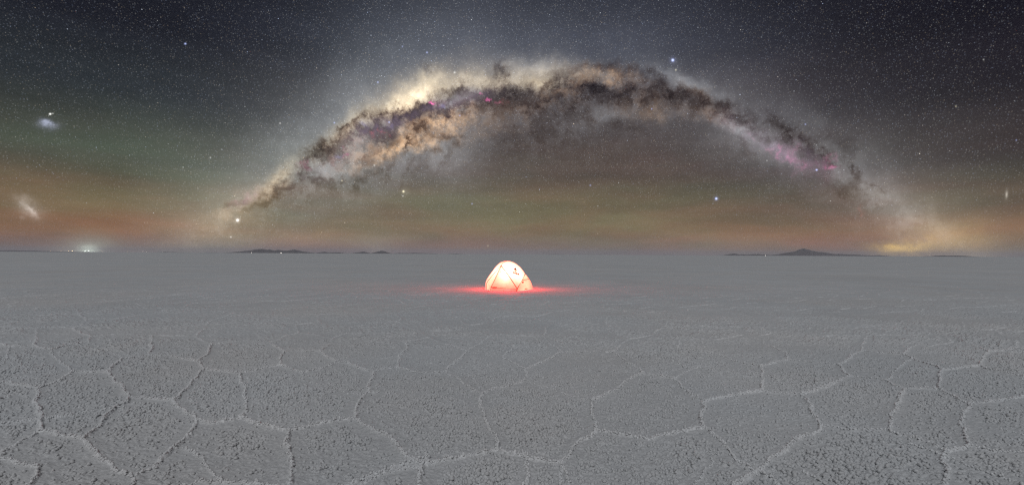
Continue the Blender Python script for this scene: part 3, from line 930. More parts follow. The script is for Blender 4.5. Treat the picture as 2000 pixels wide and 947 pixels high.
# ---- knobs of salt standing on the near plates and ridges: too many to tell apart one by one
def field(A, x, y):
    """value of a grid array at scattered ground points"""
    r = np.clip(np.searchsorted(rows, y), 1, NR - 1)
    fr = (y - rows[r - 1]) / (rows[r] - rows[r - 1])
    c = np.clip((x / y + SLOPE) / (2 * SLOPE) * (NC - 1), 0, NC - 1.001)
    c0 = c.astype(int)
    fc_ = c - c0
    a = A[r - 1, c0] * (1 - fc_) + A[r - 1, c0 + 1] * fc_
    b = A[r, c0] * (1 - fc_) + A[r, c0 + 1] * fc_
    return a * (1 - fr) + b * fr


cell = 0.0255
xs = np.arange(-NOD_END * 1.13, NOD_END * 1.13, cell)
ys = np.arange(2.55, NOD_END, cell)
QX, QY = np.meshgrid(xs, ys)
QX = (QX + RNG.uniform(-0.5, 0.5, QX.shape) * cell).ravel()
QY = (QY + RNG.uniform(-0.5, 0.5, QY.shape) * cell).ravel()
ok = (np.abs(QX) < 1.10 * QY) & (QY > 2.3)
QX, QY = QX[ok], QY[ok]
rgh = field(rough, QX, QY)
fadeout = np.clip((NOD_END - QY) / 3.2, 0, 1)
clus = fbm(QX * 13, QY * 13, 131, 2)
keep = RNG.uniform(0, 1, QX.shape) < np.clip(0.06 + 1.25 * rgh * np.clip((clus - 0.30) * 3.2, 0.1, 1.2), 0, 0.92) * (0.35 + 0.65 * fadeout)
QX, QY, rgh, clus, fadeout = QX[keep], QY[keep], rgh[keep], clus[keep], fadeout[keep]
QR = (0.0062 + 0.0075 * RNG.uniform(0, 1, QX.shape) ** 1.6 + 0.006 * np.clip(clus - 0.45, 0, 1) + 0.0035 * rgh) * (0.75 + 0.25 * fadeout)
# beads along the ridges
RX, RY, RR = [], [], []
for path, st in near_edges:
    if min(p.y for p in path) > 7.8 or max(p.y for p in path) < 2.4:
        continue
    for a, b in zip(path[:-1], path[1:]):
        L = (b - a).length
        for _ in range(max(1, int(L / 0.0095 * (0.55 + 0.45 * st)))):
            t = random.random()
            q = a.lerp(b, t)
            off = random.gauss(0, 0.0058)
            dx, dy = (b - a).x / max(L, 1e-6), (b - a).y / max(L, 1e-6)
            RX.append(q.x - dy * off)
            RY.append(q.y + dx * off)
            RR.append(random.uniform(0.0048, 0.0108) * (0.65 + 0.35 * st))
RX, RY, RR = np.array(RX), np.array(RY), np.array(RR)
ok = (np.abs(RX) < 1.10 * RY) & (RY > 2.3) & (RY < 7.8)
print('knobs', len(QX), int(ok.sum()))
SEG = 6
ang = np.arange(SEG) * 2 * math.pi / SEG
dome = [(0.80 * math.cos(a), 0.80 * math.sin(a), -0.35) for a in ang] + [(1.0 * math.cos(a + 0.5), 1.0 * math.sin(a + 0.5), 0.25) for a in ang] + [(0.0, 0.0, 0.92)]
dome = np.array(dome)
dn_ = dome / np.linalg.norm(dome, axis=1, keepdims=True)
tri = []
for k in range(SEG):
    k2 = (k + 1) % SEG
    tri += [(k, k2, SEG + k), (k2, SEG + k2, SEG + k), (SEG + k, SEG + k2, 2 * SEG)]
tri = np.array(tri)


def scatter_knobs(name, QX, QY, QR, raise_, mat):
    QZ = field(GZ, QX, QY) + raise_ * QR
    M_ = len(QX)
    rot = RNG.uniform(0, 2 * math.pi, M_)
    cr, sr = np.cos(rot), np.sin(rot)
    jit = 1.0 + RNG.uniform(-0.22, 0.22, (M_, len(dome)))
    sq = RNG.uniform(0.85, 1.25, (M_, 1))
    lx, ly, lz = dome[:, 0][None] * jit * sq, dome[:, 1][None] * jit, dome[:, 2][None] * jit * RNG.uniform(0.85, 1.35, (M_, 1))
    px_ = QX[:, None] + (lx * cr[:, None] - ly * sr[:, None]) * QR[:, None]
    py_ = QY[:, None] + (lx * sr[:, None] + ly * cr[:, None]) * QR[:, None]
    pz_ = QZ[:, None] + (lz + 0.25) * QR[:, None]
    co = np.stack([px_, py_, pz_], -1).reshape(-1, 3).astype(np.float32)
    fi = (tri[None] + (np.arange(M_) * len(dome))[:, None, None]).reshape(-1).astype(np.int32)
    me = bpy.data.meshes.new(name)
    me.vertices.add(len(co))
    me.vertices.foreach_set('co', co.ravel())
    me.loops.add(len(fi))
    me.loops.foreach_set('vertex_index', fi)
    me.polygons.add(len(fi) // 3)
    me.polygons.foreach_set('loop_start', np.arange(0, len(fi), 3, dtype=np.int32))
    me.polygons.foreach_set('use_smooth', np.ones(len(fi) // 3, bool))
    me.update(calc_edges=True)
    o = link_mesh(name, me, mat, salt_flat)
    o['kind'] = 'stuff'


scatter_knobs('salt_nodules', QX, QY, QR, 0.0, MAT_KNOB)
scatter_knobs('salt_ridge_beads', RX[ok], RY[ok], RR[ok], 0.28, MAT_RIDGE)


# farther ridges: low ropes lying on the sheet
def ridge_rope(bm, path, st, w0, h0):
    prev = None
    n = len(path)
    for i, p in enumerate(path):
        t = (path[min(i + 1, n - 1)] - path[max(i - 1, 0)]).normalized()
        side = Vector((-t.y, t.x, 0))
        k = 0.75 + 0.7 * mnoise.noise(p * 6.0)
        ww, hh = w0 * (0.8 + 0.4 * k), h0 * k * st
        z = GROUND_Z
        cur = [bm.verts.new(p + side * ww + Vector((0, 0, z - 0.005))), bm.verts.new(p + side * ww * 0.6 + Vector((0, 0, z + hh * 0.8))), bm.verts.new(p + Vector((0, 0, z + hh))),
               bm.verts.new(p - side * ww * 0.6 + Vector((0, 0, z + hh * 0.8))), bm.verts.new(p - side * ww + Vector((0, 0, z - 0.005)))]
        if prev:
            for a in range(4):
                bm.faces.new((prev[a], prev[a + 1], cur[a + 1], cur[a]))
        prev = cur


bm = bmesh.new()
for path, st in far_edges:
    dm = min(q.y for q in path)
    if random.random() < (30 - dm) / 22:
        ridge_rope(bm, path[::2] + [path[-1]] if len(path) > 3 else path, st, 0.018, 0.011 * min(1.0, max(0.3, (44 - dm) / 28)))
for f in bm.faces:
    f.smooth = True
bmesh.ops.recalc_face_normals(bm, faces=bm.faces)
me = bpy.data.meshes.new('distant_salt_ridges')
bm.to_mesh(me)
bm.free()
o = link_mesh('distant_salt_ridges', me, MAT_SALT, salt_flat)
o['kind'] = 'stuff'

# ------------------------------------------------------------------ the lit tent
def lerp(a, b, t):
    return a + (b - a) * t


def polyline(pts):
    """smooth curve through points (Catmull-Rom), as a function of t in 0..1"""
    pts = [Vector(p) for p in pts]
    n = len(pts) - 1

    def f(t):
        s = min(max(t, 0.0), 1.0) * n
        i = min(int(s), n - 1)
        u = s - i
        p1, p2 = pts[i], pts[i + 1]
        p0 = pts[i - 1] if i > 0 else p1 * 2 - p2
        p3 = pts[i + 2] if i + 2 <= n else p2 * 2 - p1
        return 0.5 * ((2 * p1) + (p2 - p0) * u + (2 * p0 - 5 * p1 + 4 * p2 - p3) * u * u + (3 * p1 - p0 - 3 * p2 + p3) * u ** 3)
    return f


T_ = at_depth
TENT_C = Vector((T_(994, 569, 20.8).x, 20.8, GROUND_Z))
hub = T_(978.8, 518.8, 20.55)
apex = T_(990, 509.6, 21.1)
shoulder = T_(1025.6, 535, 20.75)
hem_l = T_(959.3, 560.4, 19.95)
hem_r = T_(1010.2, 563.8, 19.80)
foot_l = on_ground(957.2, 568.6, GROUND_Z)
foot_r = on_ground(1008.6, 569.4, GROUND_Z)
base_l = on_ground(948.2, 565.0, GROUND_Z)
base_r = on_ground(1040.6, 564.8, GROUND_Z)

ridge = polyline([hub, T_(983, 512.6, 20.8), apex])
sil_left = polyline([apex, T_(980, 511.4, 21.08), T_(971.5, 517.5, 21.05), T_(964.5, 527.5, 21.0), T_(957, 538, 20.95), T_(951.8, 546.5, 20.9), T_(949.3, 555, 20.85), base_l])
sil_right = polyline([apex, T_(1000, 511.4, 21.0), T_(1010, 516.8, 20.95), T_(1018.5, 525, 20.85), shoulder])
seam_left = polyline([hub, T_(966, 533, 20.5), T_(956.5, 544.5, 20.48), T_(950.8, 553, 20.55), lerp(base_l, foot_l, 0.25)])
seam_zip = polyline([hub, T_(973, 531, 20.35), T_(966, 546.5, 20.12), hem_l])
seam_door = polyline([hub, T_(988.5, 531.5, 20.32), T_(999, 546.5, 20.05), hem_r])
pole_right = polyline([shoulder, T_(1020, 545, 20.5), T_(1015, 554, 20.15), hem_r])
pole_foot = polyline([hem_r, foot_r])
sil_vest = polyline([shoulder, T_(1030, 540.5, 20.9), T_(1035, 547.5, 20.92), T_(1038.8, 556, 20.95), base_r])
vest_inner = polyline([shoulder, T_(1020, 545, 20.52), T_(1015, 554, 20.17), lerp(hem_r, foot_r, 0.2), foot_r])


def ruled(ca, cb, bulge, toward=None):
    """a taut sheet between two curves, bellied out (or in) by bulge metres towards the outside"""
    def f(u, v):
        p = lerp(ca(u), cb(u), v)
        out = (p - Vector((TENT_C.x, TENT_C.y, 0.25))).normalized()
        return p + out * bulge * math.sin(math.pi * min(max(v, 0), 1)) * math.sin(math.pi * min(max(u, 0), 1)) ** 0.8
    return f


def sheet_mesh(name, f, nu, nv, mat, parent, wrinkle=0.0):
    bm = bmesh.new()
    grid = []
    for i in range(nu + 1):
        row = []
        for j in range(nv + 1):
            p = f(i / nu, j / nv)
            if wrinkle and 0 < i < nu and 0 < j < nv:
                p = p + Vector((0, -1, 0.2)) * wrinkle * mnoise.noise(p * 5.0)
            row.append(bm.verts.new(p - TENT_C))
        grid.append(row)
    for i in range(nu):
        for j in range(nv):
            bm.faces.new((grid[i][j], grid[i][j + 1], grid[i + 1][j + 1], grid[i + 1][j]))
    bmesh.ops.remove_doubles(bm, verts=bm.verts, dist=0.0005)
    bmesh.ops.recalc_face_normals(bm, faces=bm.faces)
    for fc in bm.faces:
        fc.smooth = True
    me = bpy.data.meshes.new(name)
    bm.to_mesh(me)
    bm.free()
    return link_mesh(name, me, mat, parent)


def tube(name, pts, r, mat, parent, sides=6):
    bm = bmesh.new()
    prev = None
    n = len(pts)
    for i, p in enumerate(pts):
        t = (pts[min(i + 1, n - 1)] - pts[max(i - 1, 0)]).normalized()
        a = t.orthogonal().normalized()
        b = t.cross(a)
        ring = [bm.verts.new(p - TENT_C + a * r * math.cos(2 * math.pi * k / sides) + b * r * math.sin(2 * math.pi * k / sides)) for k in range(sides)]
        if prev:
            # keep the rings from twisting
            off = min(range(sides), key=lambda o: (ring[o].co - prev[0].co).length)
            ring = ring[off:] + ring[:off]
            for k in range(sides):
                bm.faces.new((prev[k], prev[(k + 1) % sides], ring[(k + 1) % sides], ring[k]))
        else:
            bm.faces.new(ring[::-1])
        prev = ring
    bm.faces.new(prev)
    bmesh.ops.recalc_face_normals(bm, faces=bm.faces)
    for fc in bm.faces:
        fc.smooth = True
    me = bpy.data.meshes.new(name)
    bm.to_mesh(me)
    bm.free()
    return link_mesh(name, me, mat, parent)


def fabric(name, color, tint, through):
    """thin coated nylon: glows when lit from inside and lets a little light straight through"""
    m, nb, out = new_mat(name)
    geo = nb.n('ShaderNodeNewGeometry')
    weave = nb.maprange(nb.noise(geo.outputs['Position'], 7.0, 4.0, 0.6), 0.3, 0.7, 0.90, 1.06)
    col = nb.v('SCALE', color, scale=weave)
    tr = nb.n('ShaderNodeBsdfTranslucent')
    nb.link(col, tr.inputs[0])
    df = nb.n('ShaderNodeBsdfDiffuse')
    nb.link(col, df.inputs[0])
    m1 = nb.n('ShaderNodeMixShader')
    m1.inputs[0].default_value = 0.30
    nb.link(tr.outputs[0], m1.inputs[1])
    nb.link(df.outputs[0], m1.inputs[2])
    tp = nb.n('ShaderNodeBsdfTransparent')
    nb.link(tint, tp.inputs[0])
    m2 = nb.n('ShaderNodeMixShader')
    m2.inputs[0].default_value = through
    nb.link(m1.outputs[0], m2.inputs[1])
    nb.link(tp.outputs[0], m2.inputs[2])
    nb.link(m2.outputs[0], out.inputs['Surface'])
    return m


def plain_mat(name, color, rough=0.6):
    m, nb, out = new_mat(name)
    geo = nb.n('ShaderNodeNewGeometry')
    k = nb.maprange(nb.noise(geo.outputs['Position'], 30.0, 3.0), 0.3, 0.7, 0.85, 1.12)
    bs = nb.n('ShaderNodeBsdfPrincipled')
    nb.link(nb.v('SCALE', color, scale=k), bs.inputs['Base Color'])
    bs.inputs['Roughness'].default_value = rough
    nb.link(bs.outputs[0], out.inputs['Surface'])
    return m


RED_TINT = (1.0, 0.10, 0.14)
MAT_FLY = fabric('tent_fly', (0.42, 0.78, 0.70), RED_TINT, 0.48)
MAT_DOOR = fabric('tent_door', (0.40, 0.74, 0.64), RED_TINT, 0.48)
MAT_VEST = fabric('tent_vestibule', (0.42, 0.74, 0.62), RED_TINT, 0.48)
MAT_SKIRT = fabric('tent_skirt', (0.46, 0.88, 0.78), RED_TINT, 0.48)
MAT_SEAM = plain_mat('seam_tape', (0.42, 0.13, 0.07))
MAT_PATCH = fabric('tent_patch', (0.80, 0.36, 0.18), RED_TINT, 0.48)
MAT_POLE = plain_mat('tent_pole', (0.34, 0.09, 0.05), 0.4)
MAT_DARK = plain_mat('black_print', (0.03, 0.022, 0.02))
MAT_RED = plain_mat('red_print', (0.62, 0.03, 0.03))
MAT_FLOOR = plain_mat('tent_floor', (0.55, 0.30, 0.22))

tent = bpy.data.objects.new('tent', None)
COL.objects.link(tent)
tent.location = TENT_C
set_props(tent, label='glowing cream dome tent pitched on the salt flat, lit from inside', category='tent')

P_roof = ruled(sil_right, seam_door, 0.10)
P_left = ruled(sil_left, seam_left, 0.05)
P_left2 = ruled(seam_left, seam_zip, 0.01)
P_door = ruled(seam_zip, seam_door, -0.05)
P_vest = ruled(vest_inner, sil_vest, 0.06)


def back_sweep(curve, squeeze):
    def f(u, v):
        p = curve(u)
        a = v * math.pi / 2
        q = Vector((lerp(p.x, lerp(TENT_C.x, p.x, 0.55), 1 - math.cos(a)), p.y + 1.25 * math.sin(a) * (0.35 + 0.65 * squeeze(u)), GROUND_Z + (p.z - GROUND_Z) * math.cos(a)))
        return q
    return f


def sil_roof(t):
    """right roof edge: the ridge corner first, then down the shoulder"""
    return sil_right(t)


# the roof sheet starts at the ridge (apex to hub) and ends at the right-hand pole (shoulder to hem)
sheet_mesh('roof_panel', P_roof, 22, 18, MAT_FLY, tent, 0.004)
sheet_mesh('side_panel', P_left, 22, 8, MAT_FLY, tent, 0.004)
sheet_mesh('side_panel', P_left2, 20, 6, MAT_DOOR, tent, 0.004)
door = sheet_mesh('door_panel', P_door, 20, 18, MAT_DOOR, tent, 0.012)
vest = sheet_mesh('vestibule_panel', P_vest, 20, 14, MAT_VEST, tent, 0.012)
sheet_mesh('rear_panel', back_sweep(sil_left, lambda u: 1.0 - 0.6 * u), 18, 10, MAT_FLY, tent)
sheet_mesh('rear_panel', back_sweep(sil_right, lambda u: 1.0 - 0.2 * u), 18, 10, MAT_FLY, tent)
sheet_mesh('rear_panel', back_sweep(sil_vest, lambda u: 0.8 - 0.4 * u), 14, 10, MAT_FLY, tent)
hem = polyline([hem_l, lerp(hem_l, hem_r, 0.5) + Vector((0, 0, -0.012)), hem_r])
skirt_base = polyline([foot_l, lerp(foot_l, foot_r, 0.5) + Vector((0, -0.03, 0)), foot_r])
sheet_mesh('skirt', ruled(hem, skirt_base, 0.0), 16, 3, MAT_SKIRT, tent)
left_low = polyline([lerp(base_l, foot_l, 0.25), lerp(base_l, foot_l, 0.6), foot_l])
sheet_mesh('skirt', ruled(polyline([seam_left(1.0), lerp(seam_left(1.0), hem_l, 0.5), hem_l]), left_low, 0.0), 6, 3, MAT_SKIRT, tent)


def sample(f, n=20, lift=0.0, t0=0.0, t1=1.0):
    out = []
    for i in range(n + 1):
        p = f(lerp(t0, t1, i / n))
        d = (Vector((0, 0, CAM_H)) - p).normalized()
        out.append(p + Vector((d.x, d.y, 0)) * lift)
    return out


tube('ridge_seam', sample(ridge, 10, 0.004), 0.007, MAT_SEAM, tent)
tube('seam', sample(seam_left, 20, 0.006), 0.014, MAT_SEAM, tent)
tube('zipper', sample(seam_zip, 20, 0.006), 0.010, MAT_SEAM, tent)
tube('seam', sample(seam_door, 20, 0.006), 0.014, MAT_SEAM, tent)
tube('pole', sample(pole_right, 20, 0.008), 0.016, MAT_POLE, tent)
tube('pole', [hem_r, lerp(hem_r, foot_r, 0.5), foot_r + Vector((0, 0, 0.01))], 0.017, MAT_POLE, tent)
tube('hem_strap', [hem_l, lerp(hem_l, foot_l, 0.5), foot_l], 0.008, MAT_SEAM, tent)
tube('hem_tape', sample(hem, 12, 0.004), 0.005, MAT_SEAM, tent)
tube('seam', [T_(956.6, 549.5, 20.42), T_(956.5, 555, 20.36), T_(957.0, 560.5, 20.25)], 0.007, MAT_SEAM, tent)


def pad(name, centre, rx, rz, mat, parent, thick=0.012, tilt=0.0):
    """small rounded fitting or patch facing the camera side"""
    bm = bmesh.new()
    n = 14
    fr, bk = [], []
    for k in range(n):
        a = 2 * math.pi * k / n
        x, z = rx * math.copysign(abs(math.cos(a)) ** 0.7, math.cos(a)), rz * math.copysign(abs(math.sin(a)) ** 0.7, math.sin(a))
        x, z = x * math.cos(tilt) - z * math.sin(tilt), x * math.sin(tilt) + z * math.cos(tilt)
        fr.append(bm.verts.new((x * 0.8, -thick, z * 0.8)))
        bk.append(bm.verts.new((x, 0, z)))
    bm.faces.new(fr)
    bm.faces.new(bk[::-1])
    for k in range(n):
        bm.faces.new((bk[k], bk[(k + 1) % n], fr[(k + 1) % n], fr[k]))
    bmesh.ops.recalc_face_normals(bm, faces=bm.faces)
    me = bpy.data.meshes.new(name)
    bm.to_mesh(me)
    bm.free()
    return link_mesh(name, me, mat, parent, centre - TENT_C)


pad('hub_cap', hub + Vector((0, -0.02, 0)), 0.022, 0.026, MAT_POLE, tent, 0.02)
pad('toggle', seam_zip(0.56) + Vector((0, -0.012, 0)), 0.020, 0.010, MAT_SEAM, tent)
pad('toggle', seam_door(0.62) + Vector((0, -0.012, 0)), 0.014, 0.014, MAT_SEAM, tent)
pad('door_flap', T_(966.3, 561.3, 19.92), 0.105, 0.024, MAT_PATCH, tent, 0.01)
pad('corner_patch', hem_r + Vector((0, -0.02, 0.0)), 0.022, 0.022, MAT_POLE, tent, 0.014)
pad('corner_patch', hem_l + Vector((0, -0.01, 0.0)), 0.020, 0.018, MAT_POLE, tent, 0.012)


def find_uv(P, px, py):
    best = None
    for i in range(81):
        for j in range(81):
            p = P(i / 80, j / 80)
            qx = 1000 + F * p.x / p.y
            qy = HZ - F * (p.z - CAM_H) / p.y
            e = (qx - px) ** 2 + (qy - py) ** 2
            if best is None or e < best[0]:
                best = (e, i / 80, j / 80)
    return best[1], best[2]


def on_panel(P, px, py, lift=0.006):
    u, v = find_uv(P, px, py)
    p = P(u, v)
    e = 0.01
    a = P(min(u + e, 1), v) - P(max(u - e, 0), v)
    b = P(u, min(v + e, 1)) - P(u, max(v - e, 0))
    n = a.cross(b).normalized()
    if n.dot(Vector((0, 0, CAM_H)) - p) < 0:
        n = -n
    right = (Vector((1, 0, 0)) - n * n.x).normalized()
    up = n.cross(right)
    return p + n * lift, right, up, n


# seams on the vestibule
q = [on_panel(P_vest, x, y, 0.004)[0] for x, y in ((1019.8, 547.0), (1023.5, 546.4), (1027.5, 545.8), (1031, 545.0), (1033.8, 544.3))]
tube('seam', q, 0.009, MAT_SEAM, vest)
q = [on_panel(P_vest, x, y, 0.004)[0] for x, y in ((1027.5, 545.8), (1027.6, 548), (1027.6, 550))]
tube('zipper', q, 0.006, MAT_SEAM, vest)
p, r_, u_, n_ = on_panel(P_vest, 1026.5, 564.2)
pad('vent_and_shade_pad', p + Vector((0, -0.02, 0.01)), 0.10, 0.016, MAT_PATCH, tent, 0.01, 0.10)
pad('vent_and_shade_pad', on_panel(P_vest, 1021, 551.5)[0], 0.045, 0.03, MAT_PATCH, tent, 0.004, 0.9)  # no vent here: shading from things inside, put on as an orange pad
q = [on_panel(P_door, x, y, 0.004)[0] for x, y in ((977.4, 529.5), (978.4, 532), (979.4, 535.5))]
tube('vent_slit', q, 0.006, MAT_SEAM, door)


# print on the roof panel: a peaked emblem over a red band, and lettering
def decal(name, polys, px, py, s, tilt, mat, parent, lift):
    p0, right, up, n = on_panel(P_roof, px, py, lift)
    c, sn = math.cos(tilt), math.sin(tilt)
    rx = right * c + up * sn
    uy = up * c - right * sn
    bm = bmesh.new()
    for poly in polys:
        vs = [bm.verts.new(p0 - TENT_C + rx * (x * s) + uy * (y * s * 2.2)) for x, y in poly]
        bm.faces.new(vs)
    bmesh.ops.recalc_face_normals(bm, faces=bm.faces)
    me = bpy.data.meshes.new(name)
    bm.to_mesh(me)
    bm.free()
    return link_mesh(name, me, mat, parent)


emblem = [[(-1.0, 0.0), (-0.62, 0.18), (-0.50, 0.36), (-0.30, 0.45), (-0.08, 0.78), (0.12, 0.62), (0.22, 0.66), (0.48, 0.28), (0.64, 0.22), (1.0, 0.0), (0.5, 0.07), (-0.5, 0.07)]]
band_ = [[(-0.52, 0.0), (0.54, 0.0), (0.50, -0.22), (0.1, -0.27), (-0.44, -0.22)]]
TILT = math.radians(-5)
decal('emblem', emblem, 1006.2, 528.6, 0.105, TILT, MAT_DARK, tent, 0.020)
decal('emblem_band', band_, 1006.2, 529.2, 0.105, TILT, MAT_RED, tent, 0.022)
fc = bpy.data.curves.new('lettering', 'FONT')
fc.body = 'MSR'
fc.size = 0.12
fc.offset = 0.008
fc.align_x = 'CENTER'
fc.align_y = 'CENTER'
fc.space_character = 1.15
fo = bpy.data.objects.new('lettering', fc)
COL.objects.link(fo)
bpy.context.view_layer.update()
lm = bpy.data.meshes.new_from_object(fo.evaluated_get(bpy.context.evaluated_depsgraph_get()))
bpy.data.objects.remove(fo)
p0, right, up, n = on_panel(P_roof, 1008.2, 534.8, 0.020)
rx = right * math.cos(TILT) + up * math.sin(TILT)
uy = up * math.cos(TILT) - right * math.sin(TILT)
for vtx in lm.vertices:
    c_ = vtx.co.copy()
    vtx.co = p0 - TENT_C + rx * c_.x * 1.15 + uy * c_.y * 1.1
lm.name = 'lettering'
lm.materials.clear()
link_mesh('lettering', lm, MAT_DARK, tent)

# floor, pegs and the lamp inside
bm = bmesh.new()
fl = [base_l, foot_l, foot_r, base_r, base_r + Vector((-0.25, 1.0, 0)), base_l + Vector((0.3, 1.1, 0))]
bot = [bm.verts.new((p - TENT_C) * 0.86 + Vector((0, 0.03, 0.012))) for p in fl]
bm.faces.new(bot)
ext_ = bmesh.ops.extrude_face_region(bm, geom=bm.faces[:])
bmesh.ops.translate(bm, verts=[e for e in ext_['geom'] if isinstance(e, bmesh.types.BMVert)], vec=(0, 0, 0.015))
bmesh.ops.recalc_face_normals(bm, faces=bm.faces)
me = bpy.data.meshes.new('groundsheet')
bm.to_mesh(me)
bm.free()
link_mesh('groundsheet', me, MAT_FLOOR, tent)
for p, lean in ((foot_l, (-0.05, -0.06)), (foot_r, (0.0, -0.07)), (base_r, (0.07, -0.02)), (base_l, (-0.07, -0.02))):
    a = p + Vector((lean[0], lean[1], -0.01))
    tube('peg', [a, a + Vector((lean[0] * 0.5, lean[1] * 0.5, 0.06)), a + Vector((lean[0] * 0.1, lean[1] * 0.1, 0.075))], 0.010, MAT_POLE, tent)

lamp = bpy.data.lights.new('tent_lamp', 'POINT')
lamp.energy = TENT_W = 850.0
lamp.color = (1.0, 0.100, 0.074)
lamp.shadow_soft_size = 0.10
lo = bpy.data.objects.new('tent_lamp', lamp)
COL.objects.link(lo)
lo.location = (TENT_C.x - 0.06, TENT_C.y - 0.12, GROUND_Z + 0.44)

# ------------------------------------------------------------------ far hills
MAT_ROCK, nb, out = new_mat('dark_rock')
geo = nb.n('ShaderNodeNewGeometry')
rk = nb.ramp(nb.noise(geo.outputs['Position'], 0.006, 6.0, 0.6), [(0.3, (0.12, 0.118, 0.125)), (0.7, (0.20, 0.19, 0.195))])
bs = nb.n('ShaderNodeBsdfPrincipled')
nb.link(rk, bs.inputs['Base Color'])
bs.inputs['Roughness'].default_value = 0.95
nb.link(bs.outputs[0], out.inputs['Surface'])


def hill(name, label, prof_px, depth, thick, seed):
    pts = [(T_(x, y, depth).x, T_(x, y, depth).z) for x, y in prof_px]
    xs = np.array([p[0] for p in pts])
    zs = np.maximum(np.array([p[1] for p in pts]), 0)
    n = 90
    gx = np.linspace(xs[0], xs[-1], n)
    hz = np.interp(gx, xs, zs)
    zmax = hz.max()
    rng = np.random.default_rng(seed)
    jag = np.interp(gx, np.linspace(xs[0], xs[-1], 46), rng.uniform(-1, 1, 46)) * 0.07 * zmax
    end = np.clip(np.minimum(gx - xs[0], xs[-1] - gx) / (0.06 * (xs[-1] - xs[0])), 0, 1)
    hz = np.maximum(0, hz + jag * end) * np.minimum(1, end * 2)
    m = 17
    bm = bmesh.new()
    grid = []
    for j in range(m):
        v = -1 + 2 * j / (m - 1)
        row = []
        for i in range(n):
            wob = 0.25 * mnoise.noise(Vector((gx[i] / (thick * 0.8), seed * 3.1, 0)))
            c = max(0.0, 1 - min(1.0, abs(v - wob * (1 - v * v)))) ** 0.85
            rough_ = 1 + 0.35 * mnoise.noise(Vector((gx[i] / thick * 3, v * 2.2, seed))) * (1 - c) * 2
            z = hz[i] * min(1.0, c * rough_) if abs(v) < 0.999 else -3.0
            row.append(bm.verts.new((gx[i], depth + v * thick, z - 2.0)))
        grid.append(row)
    for j in range(m - 1):
        for i in range(n - 1):
            bm.faces.new((grid[j][i], grid[j][i + 1], grid[j + 1][i + 1], grid[j + 1][i]))
    bmesh.ops.recalc_face_normals(bm, faces=bm.faces)
    for f in bm.faces:
        f.smooth = True
    me = bpy.data.meshes.new(name)
    bm.to_mesh(me)
    bm.free()
    o = link_mesh(name, me, MAT_ROCK)
    set_props(o, kind='structure', label=label, category=name)
    return o


hill('mountain', 'low jagged mountain range on the horizon, left of the tent',
     [(462, 494.3), (472, 491), (486, 488.8), (498, 488.3), (511, 485.2), (520, 487.6), (526, 487), (536, 489.6), (545, 488.4), (557, 490.4), (566, 489.6), (574, 488), (585, 489.5), (595, 491.8), (609, 495)], 13000, 900, 1)
hill('mountain', 'paler second ridge rising behind the jagged range', [(528, 493), (540, 489), (546, 487.4), (556, 489.8), (566, 488.4), (574.5, 486.9), (584, 489), (596, 492.6), (606, 494.8)], 19000, 900, 2)
hill('hill', 'low hill just right of the jagged range', [(616, 495.1), (624, 493.2), (632, 491.0), (639, 493), (648, 492.8), (656, 492.2), (666, 493.6), (678, 495.2)], 14000, 500, 3)
hill('hill', 'small rounded hill beside the taller dome-shaped hill', [(684, 495.1), (696, 493.4), (704, 491.8), (710, 491), (716, 492.4), (724, 495.1)], 14500, 420, 4)
hill('hill', 'taller dome-shaped hill under the pale green sky glow', [(721, 495.2), (733, 492.2), (740, 490.2), (746, 489.3), (752, 490.4), (758, 493), (767, 495.4)], 13500, 500, 5)
hill('hill', 'long faint rise fading out along the horizon left of the tent', [(764, 495.4), (780, 493.8), (793, 494), (806, 493.4), (830, 494.3), (856, 495.2)], 21000, 700, 6)
hill('hill', 'tiny dark rise on the horizon above and left of the tent', [(872, 495.8), (884, 494.8), (893, 495), (903, 495.9)], 20000, 400, 7)
hill('hill', 'tiny low rise on the horizon to the right of the tent', [(1068, 497.0), (1078, 496.0), (1090, 496.2), (1102, 497.2)], 20000, 400, 8)
hill('hill', 'low dark island in front of the broad cone-shaped mountain, to its left', [(1416, 498.6), (1426, 496), (1433, 494.9), (1442, 496.6), (1460, 497), (1480, 496), (1494, 497.6), (1522, 499)], 15000, 500, 9)
hill('mountain', 'broad cone-shaped mountain at the right of the horizon',
     [(1512, 499.2), (1532, 494.4), (1548, 492.4), (1562, 489.6), (1570, 485.6), (1577, 486.4), (1585, 489.2), (1597, 492.2), (1607, 492.9), (1615, 495.4), (1636, 495.8), (1647, 497.2), (1662, 496.6), (1690, 499.6)], 16000, 1100, 10)
hill('hill', 'small dark bump just right of the broad cone-shaped mountain', [(1703, 499.9), (1710, 498.4), (1716, 497.9), (1722, 498.7), (1730, 500.1)], 15000, 350, 11)
hill('hill', 'flat dark island near the right end of the horizon', [(1822, 500.8), (1832, 499.2), (1841, 498.8), (1852, 499.4), (1866, 498.9), (1876, 499.1), (1890, 500.9)], 9000, 350, 12)
hill('hill', 'long low land at the left end of the horizon', [(-90, 490.4), (-40, 488.4), (30, 488.6), (80, 489.8), (120, 491.0), (170, 492.2)], 17000, 900, 13)
hill('hill', 'faint low rise between the town lights and the jagged range', [(300, 493.1), (322, 491.8), (340, 492.2), (358, 493), (400, 493.2), (418, 492.6), (440, 494)], 21000, 500, 14)

# ------------------------------------------------------------------ lamps of far towns
def glow_mat(name, color, strength):
    m, nb, out = new_mat(name)
    em = nb.n('ShaderNodeEmission')
    em.inputs[0].default_value = (*color, 1)
    em.inputs[1].default_value = strength
    nb.link(em.outputs[0], out.inputs['Surface'])
    try:
        m.cycles.emission_sampling = 'NONE'
    except Exception:
        pass
    return m


